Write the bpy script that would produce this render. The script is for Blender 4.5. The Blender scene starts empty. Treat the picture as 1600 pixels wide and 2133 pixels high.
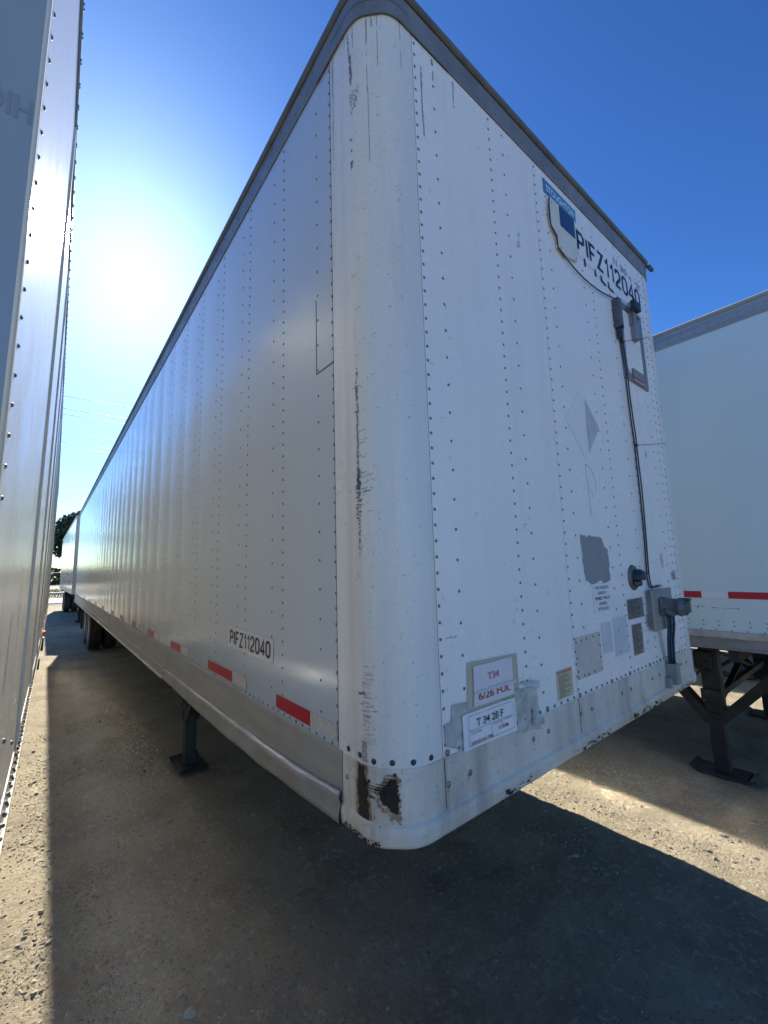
import bpy, math, random
import numpy as np
from mathutils import Vector, Matrix, noise
rnd = random.Random(7)
S = bpy.context.scene
COL = S.collection

# ------------------------------------------------------------------ camera
YAW, PITCH, ROLL, FPX = 0.678443, 0.132169, -0.0291, 868.7
CAM = Vector((-0.7529, -0.9325, 1.8265))
fw = Vector((math.sin(YAW)*math.cos(PITCH), math.cos(YAW)*math.cos(PITCH), math.sin(PITCH)))
rt = Vector((math.cos(YAW), -math.sin(YAW), 0)); up = rt.cross(fw)
rt2 = rt*math.cos(ROLL)+up*math.sin(ROLL); up2 = -rt*math.sin(ROLL)+up*math.cos(ROLL)
cd = bpy.data.cameras.new('camera'); cam = bpy.data.objects.new('camera', cd); COL.objects.link(cam)
cd.sensor_fit = 'VERTICAL'; cd.sensor_height = 36.0; cd.lens = FPX/2133.0*36.0
cd.clip_start = 0.02; cd.clip_end = 3000
M = Matrix((rt2, up2, -fw)).transposed().to_4x4(); M.translation = CAM
cam.matrix_world = M
S.camera = cam
# ------------------------------------------------------------------ light
SUN_AZ, SUN_EL = math.radians(6.3), math.radians(35.0)     # azimuth from +Y towards +X
w = bpy.data.worlds.new("World"); S.world = w; w.use_nodes = True
nt = w.node_tree; nt.nodes.clear()
sky = nt.nodes.new('ShaderNodeTexSky'); sky.sky_type = 'NISHITA'; sky.sun_disc = False
sky.sun_elevation = SUN_EL; sky.sun_rotation = SUN_AZ
sky.air_density = 1.0; sky.dust_density = 0.42; sky.ozone_density = 2.5; sky.altitude = 100
bg = nt.nodes.new('ShaderNodeBackground'); bg.inputs[1].default_value = 0.08
ow = nt.nodes.new('ShaderNodeOutputWorld')
hs = nt.nodes.new('ShaderNodeHueSaturation'); hs.inputs['Saturation'].default_value = 1.12; hs.inputs['Hue'].default_value = .5; hs.inputs['Value'].default_value = 1.0
nt.links.new(sky.outputs[0], hs.inputs['Color']); tint = nt.nodes.new('ShaderNodeMix'); tint.data_type = 'RGBA'; tint.blend_type = 'MULTIPLY'; tint.inputs[0].default_value = 1.0; tint.inputs[7].default_value = (.34, .47, .60, 1)
gm = nt.nodes.new('ShaderNodeGamma'); gm.inputs[1].default_value = 1.3; nt.links.new(hs.outputs[0], gm.inputs[0])
nt.links.new(gm.outputs[0], tint.inputs[6]); nt.links.new(tint.outputs[2], bg.inputs[0]); nt.links.new(bg.outputs[0], ow.inputs[0])
sd = bpy.data.lights.new('sun', 'SUN'); sd.energy = 5.0; sd.angle = math.radians(0.53); sd.color = (1.0, .93, .80)
sun = bpy.data.objects.new('sun', sd); COL.objects.link(sun)
sv = Vector((math.sin(SUN_AZ)*math.cos(SUN_EL), math.cos(SUN_AZ)*math.cos(SUN_EL), math.sin(SUN_EL)))
sun.rotation_euler = sv.to_track_quat('Z', 'Y').to_euler(); sun.location = (0, 0, 30)
S.view_settings.view_transform = 'Standard'; S.view_settings.look = 'None'
S.view_settings.gamma = 1.0; S.view_settings.use_curve_mapping = False
S.view_settings.exposure = 1.35
S.cycles.use_denoising = True
S.cycles.caustics_reflective = True
S.cycles.max_bounces = 8
S.cycles.blur_glossy = 0.05
S.cycles.sample_clamp_indirect = 0

# ------------------------------------------------------------------ materials
def mat(name, col, rough=.5, metal=0.0, var=0.0, vscale=3.0, col2=None, streak=0.0, speck=0.0, speckcol=(.12,.11,.1),
        bump=0.0, bscale=20.0, coat=0.0, spec=.5, vstretch=(1,1,1)):
    m = bpy.data.materials.new(name); m.use_nodes = True
    t = m.node_tree; N = t.nodes; L = t.links; N.clear()
    out = N.new('ShaderNodeOutputMaterial'); b = N.new('ShaderNodeBsdfPrincipled'); L.new(b.outputs[0], out.inputs[0])
    b.inputs['Roughness'].default_value = rough; b.inputs['Metallic'].default_value = metal
    b.inputs['Coat Weight'].default_value = coat; b.inputs['Coat Roughness'].default_value = .12
    b.inputs['Specular IOR Level'].default_value = spec
    tc = N.new('ShaderNodeTexCoord')
    cur = None
    def rgb(c):
        n = N.new('ShaderNodeRGB'); n.outputs[0].default_value = (*c, 1); return n.outputs[0]
    cur = rgb(col)
    def mixc(a, bcol, facsock, amount):
        mx = N.new('ShaderNodeMix'); mx.data_type = 'RGBA'
        mu = N.new('ShaderNodeMath'); mu.operation = 'MULTIPLY'; mu.inputs[1].default_value = amount
        L.new(facsock, mu.inputs[0]); L.new(mu.outputs[0], mx.inputs[0]); L.new(a, mx.inputs[6]); L.new(bcol, mx.inputs[7])
        return mx.outputs[2]
    def nz(scale, det=5, stretch=(1,1,1), lo=.35, hi=.65, rough_=.6):
        mp = N.new('ShaderNodeMapping'); mp.inputs['Scale'].default_value = stretch; L.new(tc.outputs['Object'], mp.inputs[0])
        n = N.new('ShaderNodeTexNoise'); n.inputs['Scale'].default_value = scale; n.inputs['Detail'].default_value = det
        n.inputs['Roughness'].default_value = rough_
        L.new(mp.outputs[0], n.inputs['Vector'])
        r = N.new('ShaderNodeMapRange'); r.inputs[1].default_value = lo; r.inputs[2].default_value = hi
        L.new(n.outputs[0], r.inputs[0]); return r.outputs[0], n.outputs[0]
    if var > 0:
        cur = mixc(cur, rgb(col2 or tuple(c*.6 for c in col)), nz(vscale, stretch=vstretch)[0], var)
    if streak > 0:
        cur = mixc(cur, rgb((.26,.23,.19)), nz(9, 4, (1,1,.05), .5, .8)[0], streak)
    if speck > 0:
        cur = mixc(cur, rgb(speckcol), nz(90, 2, (1,1,1), .66, .72)[0], speck)
    L.new(cur, b.inputs['Base Color'])
    if rough > .05:
        rr = N.new('ShaderNodeMapRange'); rr.inputs[1].default_value = .3; rr.inputs[2].default_value = .7
        rr.inputs[3].default_value = rough*.82; rr.inputs[4].default_value = min(1, rough*1.2)
        L.new(nz(4, 4)[1], rr.inputs[0]); L.new(rr.outputs[0], b.inputs['Roughness'])
    if bump > 0:
        bp = N.new('ShaderNodeBump'); bp.inputs['Strength'].default_value = 1.0; bp.inputs['Distance'].default_value = bump
        L.new(nz(bscale, 4)[1], bp.inputs['Height']); L.new(bp.outputs[0], b.inputs['Normal'])
    return m
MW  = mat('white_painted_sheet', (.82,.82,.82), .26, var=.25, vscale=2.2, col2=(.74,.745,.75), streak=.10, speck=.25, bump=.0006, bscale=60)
MWS = mat('shaded_white_side_sheet', (.46,.53,.60), .19, var=.3, vscale=1.2, col2=(.40,.46,.52), streak=.06, speck=.1, bump=.0004, bscale=9)  # white paint darkened and blued: the side's shade is put into the colour
MWC = mat('white_corner_sheet', (.70,.72,.71), .3, var=.4, vscale=3, col2=(.70,.70,.67), streak=.35, speck=.5, bump=.0008, bscale=40)
MSR = mat('white_painted_steel', (.66,.645,.60), .5, var=.7, vscale=5, col2=(.46,.42,.36), streak=.8, speck=.8, speckcol=(.22,.17,.12), bump=.0015, bscale=45)
MRV = mat('rivet_head', (.20,.20,.20), .5, metal=.4, var=.5, vscale=15)
MBOLT = mat('dark_bolt', (.035,.028,.024), .6, var=.5, vscale=30, col2=(.09,.05,.03))
MBOLT2 = mat('grey_bolt', (.30,.29,.28), .45, metal=.6, var=.6, vscale=40, col2=(.12,.1,.09))
MTOP = mat('weathered_top_rail', (.25,.255,.27), .5, metal=.3, var=.7, vscale=6, col2=(.14,.14,.16), streak=.3, bump=.001, bscale=30)
MLIP = mat('dark_roof_edge', (.10,.105,.10), .5, metal=.3, var=.6, vscale=8, col2=(.19,.19,.16), bump=.001)
MALU = mat('dull_aluminium_rail', (.34,.345,.345), .6, metal=.35, var=.6, vscale=4, col2=(.22,.22,.21), streak=.35, speck=.3, bump=.0008, bscale=30, vstretch=(1,.2,3))
MALB = mat('bent_aluminium', (.33,.34,.35), .58, metal=.45, var=.6, vscale=6, col2=(.20,.19,.18), bump=.002, bscale=12)
MCORE = mat('dark_gap', (.02,.02,.02), .9)
MUND = mat('dark_undercarriage', (.02,.02,.02), .8, var=.7, vscale=7, col2=(.045,.04,.034), bump=.002, bscale=30)
MLEG = mat('dusty_black_steel', (.014,.0135,.013), .7, var=.7, vscale=7, col2=(.035,.032,.028), bump=.001, bscale=30)
MTY = mat('tyre_rubber', (.028,.028,.028), .8, var=.7, vscale=7, col2=(.075,.068,.06), bump=.003, bscale=50)
MRIM = mat('steel_rim', (.45,.45,.44), .45, metal=.3, var=.6, vscale=10)
MRED = mat('red_reflective_tape', (.42,.012,.028), .35, var=.3, vscale=60, col2=(.33,.01,.02))
MRED2 = mat('bright_red_reflective_tape', (.50,.012,.03), .3, var=.2, vscale=60)
MRW = mat('silver_reflective_tape', (.40,.41,.41), .4, metal=.2, var=.9, vscale=110, col2=(.62,.61,.58), bump=.0006, bscale=150)
MBLUE = mat('blue_sticker', (.035,.20,.42), .4, var=.3, vscale=10, col2=(.05,.26,.46))
MTXTW = mat('white_lettering', (.72,.76,.78), .45)
MBLK = mat('black_vinyl_lettering', (.012,.013,.02), .4)
MGHO = mat('faded_lettering', (.22,.24,.30), .5, var=.8, vscale=30, col2=(.5,.52,.56))
MSTK = mat('white_vinyl_sticker', (.80,.81,.83), .35, var=.2, vscale=8)
MSTK2 = mat('clear_vinyl_patch', (.60,.63,.68), .3, var=.2, vscale=12)
MSOL = mat('dark_blue_solar_cell', (.012,.018,.06), .15, coat=.5)
MPLA = mat('off_white_plastic', (.68,.68,.62), .45, var=.3, vscale=8)
MBOX = mat('grey_plastic_box', (.10,.105,.125), .45, var=.4, vscale=12, bump=.0005, bscale=60)
MBOX2 = mat('light_grey_bracket', (.28,.30,.33), .4, metal=.4, var=.4, vscale=12)
MCAB = mat('black_cable', (.025,.025,.03), .5)
MCABB = mat('blue_cable', (.02,.06,.10), .5, var=.3, vscale=30)
MFRM = mat('bare_aluminium_frame', (.30,.31,.33), .45, metal=.6, var=.5, vscale=10)
MGLD = mat('blue_grey_cast_socket', (.10,.115,.135), .45, var=.7, vscale=18, col2=(.17,.175,.18), bump=.001, bscale=60)
MPATCH = mat('grey_primer_patch', (.24,.26,.28), .7, var=.4, vscale=14, col2=(.30,.32,.34))
MPLT = mat('stamped_metal_plate', (.34,.33,.31), .4, metal=.5, var=.7, vscale=40, col2=(.20,.19,.18))
MPLC = mat('beige_patch_plate', (.60,.57,.53), .5, var=.4, vscale=12, speck=.3)
MLBL = mat('yellowed_label', (.58,.52,.36), .5, var=.3, vscale=20)
MLBR = mat('faded_red_print', (.48,.12,.06), .5, var=.4, vscale=60)
MINK = mat('dark_ink', (.06,.055,.05), .5)
MPAP = mat('white_paper', (.80,.81,.84), .5, var=.2, vscale=9, bump=.002, bscale=18)
MPAPR = mat('sun_faded_paper', (.70,.66,.70), .5, var=.4, vscale=8, col2=(.62,.58,.66), bump=.003, bscale=14)
MPCH = mat('yellowed_clear_tape', (.42,.42,.31), .3, var=.6, vscale=12, col2=(.52,.53,.45), bump=.003, bscale=25)
MTAPE = mat('crinkled_packing_tape', (.34,.37,.36), .18, var=.8, vscale=22, col2=(.55,.58,.58), bump=.006, bscale=28)
MRDI = mat('red_marker', (.45,.06,.08), .5, var=.5, vscale=60)
MRDF = mat('pink_faded_marker', (.50,.26,.34), .5, var=.3, vscale=60)
MBLI = mat('pale_blue_ink', (.25,.32,.50), .5)
MRUST = mat('rusted_bare_steel', (.012,.010,.009), .75, var=.6, vscale=22, col2=(.035,.015,.009), bump=.002, bscale=60)
MHALO = mat('brown_rust_bleed', (.16,.10,.06), .7, var=.9, vscale=45, col2=(.36,.28,.19), bump=.001, bscale=60)
MPEN = mat('faint_grey_pen', (.42,.45,.49), .5)
MSCR = mat('scraped_dark_marks', (.18,.19,.22), .55, var=.6, vscale=40, col2=(.17,.18,.20))
MSTAIN = mat('grey_brown_run_mark', (.33,.33,.32), .5, var=.7, vscale=30, col2=(.22,.20,.18))
MSTY = mat('rusty_yellow_stain', (.45,.36,.20), .6, var=.7, vscale=30, col2=(.58,.54,.46))
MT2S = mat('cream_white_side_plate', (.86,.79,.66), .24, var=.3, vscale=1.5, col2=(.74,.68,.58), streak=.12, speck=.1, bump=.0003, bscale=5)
MT2F = mat('shaded_white_glossy_front', (.34,.40,.45), .18, var=.3, vscale=1.2, col2=(.28,.33,.37))  # white front in shade, with that blue shade painted into its base colour
MT2L = mat('blue_grey_reflection', (.27,.31,.39), .35)  # colour of a painted-on reflection
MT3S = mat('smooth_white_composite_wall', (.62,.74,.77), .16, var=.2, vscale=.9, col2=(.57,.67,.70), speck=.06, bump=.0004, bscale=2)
MT3R = mat('grey_top_rail', (.36,.375,.39), .5, metal=.4, var=.5, vscale=8, vstretch=(1,.15,4))
MT3B = mat('worn_white_base_rail', (.55,.54,.50), .5, var=.8, vscale=8, col2=(.30,.27,.24), bump=.001)
MT4S = mat('white_far_side_sheet', (.70,.74,.74), .12, var=.3, vscale=1.0, bump=.001, bscale=4)
MT4F = mat('shaded_white_far_front', (.28,.31,.34), .4)  # darker copy of the white far sheet; shade on the nose is in the colour
MORG = mat('orange_marker_lens', (.75,.22,.02), .25)
MWIRE = mat('power_wire', (.05,.05,.06), .5)
MPOST = mat('galvanised_fence', (.42,.43,.42), .5, metal=.3)
MTRK = mat('tree_bark', (.10,.075,.055), .9, var=.6, vscale=8, bump=.02, bscale=10)
def leafmat(name, c1, c2):
    m = mat(name, c1, .6, var=.9, vscale=.9, col2=c2); return m
MLEAF = leafmat('dark_leaves', (.035,.055,.022), (.06,.085,.03))
MLEAF2 = leafmat('hedge_leaves', (.045,.055,.035), (.08,.085,.05))
MGRASS = mat('dry_grass', (.07,.085,.03), .9, var=.9, vscale=.4, col2=(.14,.12,.06))
MROAD = mat('pale_concrete', (.27,.27,.265), .8, var=.3, vscale=.8)
MHUT = mat('pale_wall', (.60,.60,.60), .7)

def ground_mat():
    m = bpy.data.materials.new('dusty_gravel_ground'); m.use_nodes = True
    t = m.node_tree; N = t.nodes; L = t.links; N.clear()
    out = N.new('ShaderNodeOutputMaterial'); b = N.new('ShaderNodeBsdfPrincipled'); L.new(b.outputs[0], out.inputs[0])
    b.inputs['Roughness'].default_value = .95; b.inputs['Specular IOR Level'].default_value = .15
    tc = N.new('ShaderNodeTexCoord')
    def nz(scale, det, lo, hi, rg=.6):
        n = N.new('ShaderNodeTexNoise'); n.inputs['Scale'].default_value = scale; n.inputs['Detail'].default_value = det
        n.inputs['Roughness'].default_value = rg
        L.new(tc.outputs['Object'], n.inputs['Vector'])
        r = N.new('ShaderNodeMapRange'); r.inputs[1].default_value = lo; r.inputs[2].default_value = hi
        L.new(n.outputs[0], r.inputs[0]); return r.outputs[0], n.outputs[0]
    def mix(a, bb, f):
        mx = N.new('ShaderNodeMix'); mx.data_type = 'RGBA'
        L.new(f, mx.inputs[0])
        for i, v in ((6, a), (7, bb)):
            if isinstance(v, tuple): mx.inputs[i].default_value = (*v, 1)
            else: L.new(v, mx.inputs[i])
        return mx.outputs[2]
    c = mix((.345,.298,.212), (.235,.20,.145), nz(1.6, 6, .42, .66)[0])
    c = mix(c, (.43,.375,.28), nz(28, 4, .55, .68)[0])
    c = mix(c, (.085,.075,.062), nz(75, 3, .62, .70)[0])
    v = N.new('ShaderNodeTexVoronoi'); v.inputs['Scale'].default_value = 55; L.new(tc.outputs['Object'], v.inputs['Vector'])
    r = N.new('ShaderNodeMapRange'); r.inputs[1].default_value = .18; r.inputs[2].default_value = .08
    L.new(v.outputs['Distance'], r.inputs[0])
    mu = N.new('ShaderNodeMath'); mu.operation = 'MULTIPLY'; L.new(r.outputs[0], mu.inputs[0]); L.new(nz(3.0, 3, .5, .62)[0], mu.inputs[1])
    c = mix(c, (.20,.175,.14), mu.outputs[0])
    L.new(c, b.inputs['Base Color'])
    b1 = N.new('ShaderNodeBump'); b1.inputs['Distance'].default_value = .016; b1.inputs['Strength'].default_value = 1.0
    L.new(nz(38, 6, .3, .7, .7)[1], b1.inputs['Height'])
    b2 = N.new('ShaderNodeBump'); b2.inputs['Distance'].default_value = .004; b2.inputs['Strength'].default_value = .8
    L.new(mu.outputs[0], b2.inputs['Height']); L.new(b1.outputs[0], b2.inputs['Normal'])
    b3 = N.new('ShaderNodeBump'); b3.inputs['Distance'].default_value = .004; b3.inputs['Strength'].default_value = 1.0
    L.new(nz(150, 3, .3, .7, .7)[1], b3.inputs['Height']); L.new(b2.outputs[0], b3.inputs['Normal']); L.new(b3.outputs[0], b.inputs['Normal'])
    return m
MGND = ground_mat()
MPEB = mat('gravel_stone', (.26,.225,.17), .9, var=.7, vscale=12, col2=(.15,.13,.11))

# ------------------------------------------------------------------ mesh builder
class MB:
    def __init__(s): s.v = []; s.f = []; s.m = []; s.sm = []
    def add(s, vs, fs, mi=0, smooth=False):
        o = len(s.v); s.v.extend(tuple(p) for p in vs)
        for f in fs: s.f.append(tuple(i+o for i in f)); s.m.append(mi); s.sm.append(smooth)
    def box(s, a, b, mi=0, bev=0.0):
        x0, y0, z0 = (min(a[i], b[i]) for i in range(3)); x1, y1, z1 = (max(a[i], b[i]) for i in range(3))
        if bev <= 0:
            s.add([(x0,y0,z0),(x1,y0,z0),(x1,y1,z0),(x0,y1,z0),(x0,y0,z1),(x1,y0,z1),(x1,y1,z1),(x0,y1,z1)],
                  [(0,3,2,1),(4,5,6,7),(0,1,5,4),(1,2,6,5),(2,3,7,6),(3,0,4,7)], mi)
            return
        e = min(bev, (x1-x0)*.45, (y1-y0)*.45, (z1-z0)*.45)
        vs = []; idx = {}
        for ix, x in enumerate((x0, x1)):
            for iy, y in enumerate((y0, y1)):
                for iz, z in enumerate((z0, z1)):
                    sx = e if ix == 0 else -e; sy = e if iy == 0 else -e; sz = e if iz == 0 else -e
                    for k, p in enumerate(((x, y+sy, z+sz), (x+sx, y, z+sz), (x+sx, y+sy, z))):
                        idx[(ix,iy,iz,k)] = len(vs); vs.append(p)
        fs = []
        for i in (0, 1):
            fs.append([idx[(i,a,b_,0)] for a, b_ in ((0,0),(1,0),(1,1),(0,1))][::(1 if i else -1)])
            fs.append([idx[(a,i,b_,1)] for a, b_ in ((0,0),(1,0),(1,1),(0,1))][::(-1 if i else 1)])
            fs.append([idx[(a,b_,i,2)] for a, b_ in ((0,0),(1,0),(1,1),(0,1))][::(1 if i else -1)])
        for a in (0, 1):
            for b_ in (0, 1):
                fs.append([idx[(0,a,b_,1)], idx[(1,a,b_,1)], idx[(1,a,b_,2)], idx[(0,a,b_,2)]])
                fs.append([idx[(a,0,b_,0)], idx[(a,1,b_,0)], idx[(a,1,b_,2)], idx[(a,0,b_,2)]])
                fs.append([idx[(a,b_,0,0)], idx[(a,b_,1,0)], idx[(a,b_,1,1)], idx[(a,b_,0,1)]])
                for c in (0, 1):
                    pass
        for a in (0,1):
            for b_ in (0,1):
                for c in (0,1):
                    fs.append([idx[(a,b_,c,0)], idx[(a,b_,c,1)], idx[(a,b_,c,2)]])
        s.add(vs, fs, mi)
    def bar(s, a, b, w_, h_, mi=0, upv=(0,0,1)):
        a = Vector(a); b = Vector(b); d = (b-a).normalized(); u = Vector(upv)
        if abs(d.dot(u)) > .95: u = Vector((1,0,0))
        r = d.cross(u).normalized()*w_/2; u2 = r.cross(d).normalized()*h_/2
        vs = [p+sx*r+sy*u2 for p in (a, b) for sx, sy in ((-1,-1),(1,-1),(1,1),(-1,1))]
        s.add(vs, [(0,1,2,3),(7,6,5,4),(0,4,5,1),(1,5,6,2),(2,6,7,3),(3,7,4,0)], mi)
    def tube(s, pts, r, n=8, mi=0, cap=True):
        pts = [Vector(p) for p in pts]; rings = []; u = None
        for i, p in enumerate(pts):
            d = (pts[min(i+1, len(pts)-1)]-pts[max(i-1, 0)]).normalized()
            if u is None: u = d.cross(Vector((.3,.2,1) if abs(d.z) < .9 else (1,0,0))).normalized()
            u = (u-d*u.dot(d)).normalized(); v = d.cross(u)
            rr = r[i] if isinstance(r, (list, tuple)) else r
            rings.append([p+rr*(math.cos(k*math.tau/n)*u+math.sin(k*math.tau/n)*v) for k in range(n)])
        vs = [q for g in rings for q in g]; fs = []
        for i in range(len(pts)-1):
            for k in range(n):
                fs.append((i*n+k, i*n+(k+1)%n, (i+1)*n+(k+1)%n, (i+1)*n+k))
        if cap: fs += [tuple(range(n))[::-1], tuple(range((len(pts)-1)*n, len(pts)*n))]
        s.add(vs, fs, mi, True)
    def lathe(s, prof, c, axis, n=32, mi=0, smooth=True):
        # prof: (radius, along)
        ax = Vector(axis).normalized(); u = ax.orthogonal().normalized(); v = ax.cross(u); c = Vector(c)
        vs = []; fs = []; k = len(prof)
        for i in range(n):
            a = i*math.tau/n
            for r, h in prof: vs.append(c+ax*h+(u*math.cos(a)+v*math.sin(a))*r)
        for i in range(n):
            for j in range(k-1):
                fs.append((i*k+j, ((i+1)%n)*k+j, ((i+1)%n)*k+j+1, i*k+j+1))
        s.add(vs, fs, mi, smooth)
    def prism(s, poly, to3, t0, t1, mi=0):
        n = len(poly); vs = [to3(p[0], p[1], t0) for p in poly]+[to3(p[0], p[1], t1) for p in poly]
        fs = [tuple(range(n))[::-1], tuple(range(n, 2*n))]+[(i, (i+1)%n, n+(i+1)%n, n+i) for i in range(n)]
        s.add(vs, fs, mi)
    def rivet(s, c, n, r=.0055, h=.003, mi=1, k=8):
        c = Vector(c); n = Vector(n).normalized(); u = n.orthogonal().normalized(); v = n.cross(u)
        vs = []; 
        for rr, hh in ((r, 0), (r*.92, h*.5), (r*.55, h*.92)):
            for i in range(k):
                a = i*math.tau/k; vs.append(c+n*hh+(u*math.cos(a)+v*math.sin(a))*rr)
        vs.append(c+n*h); fs = []
        for j in range(2):
            for i in range(k): fs.append((j*k+i, j*k+(i+1)%k, (j+1)*k+(i+1)%k, (j+1)*k+i))
        for i in range(k): fs.append((2*k+i, 2*k+(i+1)%k, 3*k))
        s.add(vs, fs, mi, True)
    def sweep(s, path, prof, mi=0, smooth=False, close=True):
        pts = [Vector((p[0], p[1])) for p in path]; n = len(pts); nrm = []
        for i in range(n):
            d1 = (pts[i]-pts[i-1]).normalized() if i > 0 else None
            d2 = (pts[i+1]-pts[i]).normalized() if i < n-1 else None
            n1 = Vector((d1.y, -d1.x)) if d1 else None; n2 = Vector((d2.y, -d2.x)) if d2 else None
            if n1 and n2:
                m_ = (n1+n2).normalized(); m_ = m_/max(.3, m_.dot(n1)); nrm.append(m_)
            else: nrm.append(n1 or n2)
        k = len(prof); vs = []
        for p, q in zip(pts, nrm):
            for o, z in prof: vs.append((p.x+q.x*o, p.y+q.y*o, z))
        fs = []
        for i in range(n-1):
            for j in range(k if close else k-1):
                j2 = (j+1) % k; fs.append((i*k+j, (i+1)*k+j, (i+1)*k+j2, i*k+j2))
        if close: fs += [tuple(range(k)), tuple(range((n-1)*k, n*k))[::-1]]
        s.add(vs, fs, mi, smooth)
    def build(s, name, mats, parent=None, fix=True):
        me = bpy.data.meshes.new(name); me.from_pydata(s.v, [], s.f); 
        for m in (mats if isinstance(mats, (list, tuple)) else [mats]): me.materials.append(m)
        me.polygons.foreach_set('material_index', s.m); me.polygons.foreach_set('use_smooth', s.sm)
        if fix:
            import bmesh
            bm = bmesh.new(); bm.from_mesh(me); bmesh.ops.recalc_face_normals(bm, faces=bm.faces); bm.to_mesh(me); bm.free()
        me.update()
        o = bpy.data.objects.new(name, me); COL.objects.link(o)
        if parent: o.parent = parent
        return o
def thing(name, label, cat, loc=(0,0,0), rot=(0,0,0), group=None):
    o = bpy.data.objects.new(name, None); COL.objects.link(o); o.location = loc; o.rotation_euler = rot
    o.empty_display_size = .3
    o['label'] = label; o['category'] = cat
    if group: o['group'] = group
    return o
def tag(o, label, cat, group=None):
    o['label'] = label; o['category'] = cat
    if group: o['group'] = group
    return o
# planes: functions giving 3D from (a, z, out)
def front(x, z, o): return (x, -o, z)          # front wall y=0, outward -y
def side(y, z, o): return (-o, y, z)           # left wall x=0, outward -x
def text_into(mb, body, to3, a0, z0, width, height, out, mi=0, bold=0.0, flip=1, shear=0.0, bottom=True):
    cu = bpy.data.curves.new('t', 'FONT'); cu.body = body; cu.size = 1; cu.offset = bold; cu.fill_mode = 'FRONT'
    cu.resolution_u = 3
    ob = bpy.data.objects.new('t', cu); COL.objects.link(ob)
    dg = bpy.context.evaluated_depsgraph_get(); dg.update()
    me = bpy.data.meshes.new_from_object(ob.evaluated_get(dg))
    xs = [v.co.x for v in me.vertices]; ys = [v.co.y for v in me.vertices]
    x0, x1, y0, y1 = min(xs), max(xs), min(ys), max(ys)
    sx = width/(x1-x0); sz = height/(y1-y0)
    vs = [to3(a0+flip*((v.co.x-x0)*sx), z0+(v.co.y-y0)*sz+shear*(v.co.x-x0)*sx, out) for v in me.vertices]
    fs = [tuple(p.vertices) for p in me.polygons]
    mb.add(vs, fs, mi)
    bpy.data.objects.remove(ob); bpy.data.curves.remove(cu); bpy.data.meshes.remove(me)
GLY = {'P': [[(0,0),(0,1),(.36,1),(.5,.88),(.5,.60),(.36,.47),(0,.47)]], 'I': [[(.06,0),(.06,1)]], 'F': [[(0,0),(0,1),(.5,1)],[(0,.52),(.40,.52)]],
 'Z': [[(.02,1),(.5,1),(0,0),(.5,0)]], '1': [[(.0,.80),(.17,.87),(.24,1),(.24,0)]], '2': [[(0,.74),(.03,.9),(.15,1),(.35,1),(.47,.9),(.49,.70),(.40,.5),(.06,.16),(0,0),(.5,0)]],
 '0': [[(.15,0),(.35,0),(.5,.16),(.5,.84),(.35,1),(.15,1),(0,.84),(0,.16),(.15,0)]], '4': [[(.38,0),(.38,1),(0,.34),(0,.26),(.54,.26)]]}
GW = {'I': .34, '1': .54, 'F': .70, 'P': .74}
def stroke_text(mb, body, to3, a0, z0, width, height, out, mi=0, flip=1, th=.15, shear=0.0):
    tot = sum(GW.get(c, .76) for c in body)-.26; sx = width/tot; cur = 0.0; hw = th/2
    for c in body:
        for pl in GLY[c]:
            pts = [Vector(p) for p in pl]; n = len(pts); L_ = []; R_ = []; closed = pl[0] == pl[-1]
            for i in range(n):
                a = pts[i-1] if i > 0 else (pts[-2] if closed else None); b_ = pts[i+1] if i < n-1 else (pts[1] if closed else None); p = pts[i]
                d1 = (p-a).normalized() if a is not None else None; d2 = (b_-p).normalized() if b_ is not None else None
                n1 = Vector((-d1.y, d1.x)) if d1 is not None else None; n2 = Vector((-d2.y, d2.x)) if d2 is not None else None
                if n1 is not None and n2 is not None: m_ = (n1+n2).normalized(); m_ = m_/max(.45, m_.dot(n1))
                else: m_ = n1 if n1 is not None else n2
                L_.append(p+m_*hw); R_.append(p-m_*hw)
            vs = []
            for q in L_+R_:
                X = (cur+q.x)*sx; Z = (th/2+q.y*(1-th))*height
                vs.append(to3(a0+flip*X, z0+Z+shear*X, out))
            mb.add(vs, [(i, i+1, n+i+1, n+i) for i in range(n-1)], mi)
        cur += GW.get(c, .76)
def inpoly(x, y, P):
    c = False; j = len(P)-1
    for i in range(len(P)):
        if (P[i][1] > y) != (P[j][1] > y) and x < (P[j][0]-P[i][0])*(y-P[i][1])/(P[j][1]-P[i][1])+P[i][0]: c = not c
        j = i
    return c
def chips(mb, to3, poly, out, mi, cell=.004, jag=.006, thr=None, ns=60, stretch=(1,1), seed=0):
    """irregular paint patch: keeps grid cells inside a jittered outline, optionally only where noise > thr"""
    a0 = min(p[0] for p in poly)-jag; a1 = max(p[0] for p in poly)+jag; z0 = min(p[1] for p in poly)-jag; z1 = max(p[1] for p in poly)+jag
    na = int((a1-a0)/cell)+1; nz_ = int((z1-z0)/cell)+1
    vid = {}; vs = []; fs = []
    def V(i, j):
        if (i, j) not in vid:
            vid[(i, j)] = len(vs); vs.append(to3(a0+i*cell, z0+j*cell, out))
        return vid[(i, j)]
    for i in range(na):
        for j in range(nz_):
            a = a0+(i+.5)*cell; z = z0+(j+.5)*cell
            n1 = noise.noise(Vector((a*ns*stretch[0], z*ns*stretch[1], seed)))
            n2 = noise.noise(Vector((a*ns*stretch[0]+50, z*ns*stretch[1], seed+9)))
            if not inpoly(a+n1*jag*1.6, z+n2*jag*1.6, poly): continue
            if thr is not None and noise.noise(Vector((a*ns*2*stretch[0], z*ns*2*stretch[1], seed+3)))+.5*noise.noise(Vector((a*ns*5*stretch[0], z*ns*5*stretch[1], seed+5))) < thr: continue
            fs.append((V(i,j), V(i+1,j), V(i+1,j+1), V(i,j+1)))
    if fs: mb.add(vs, fs, mi)
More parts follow.
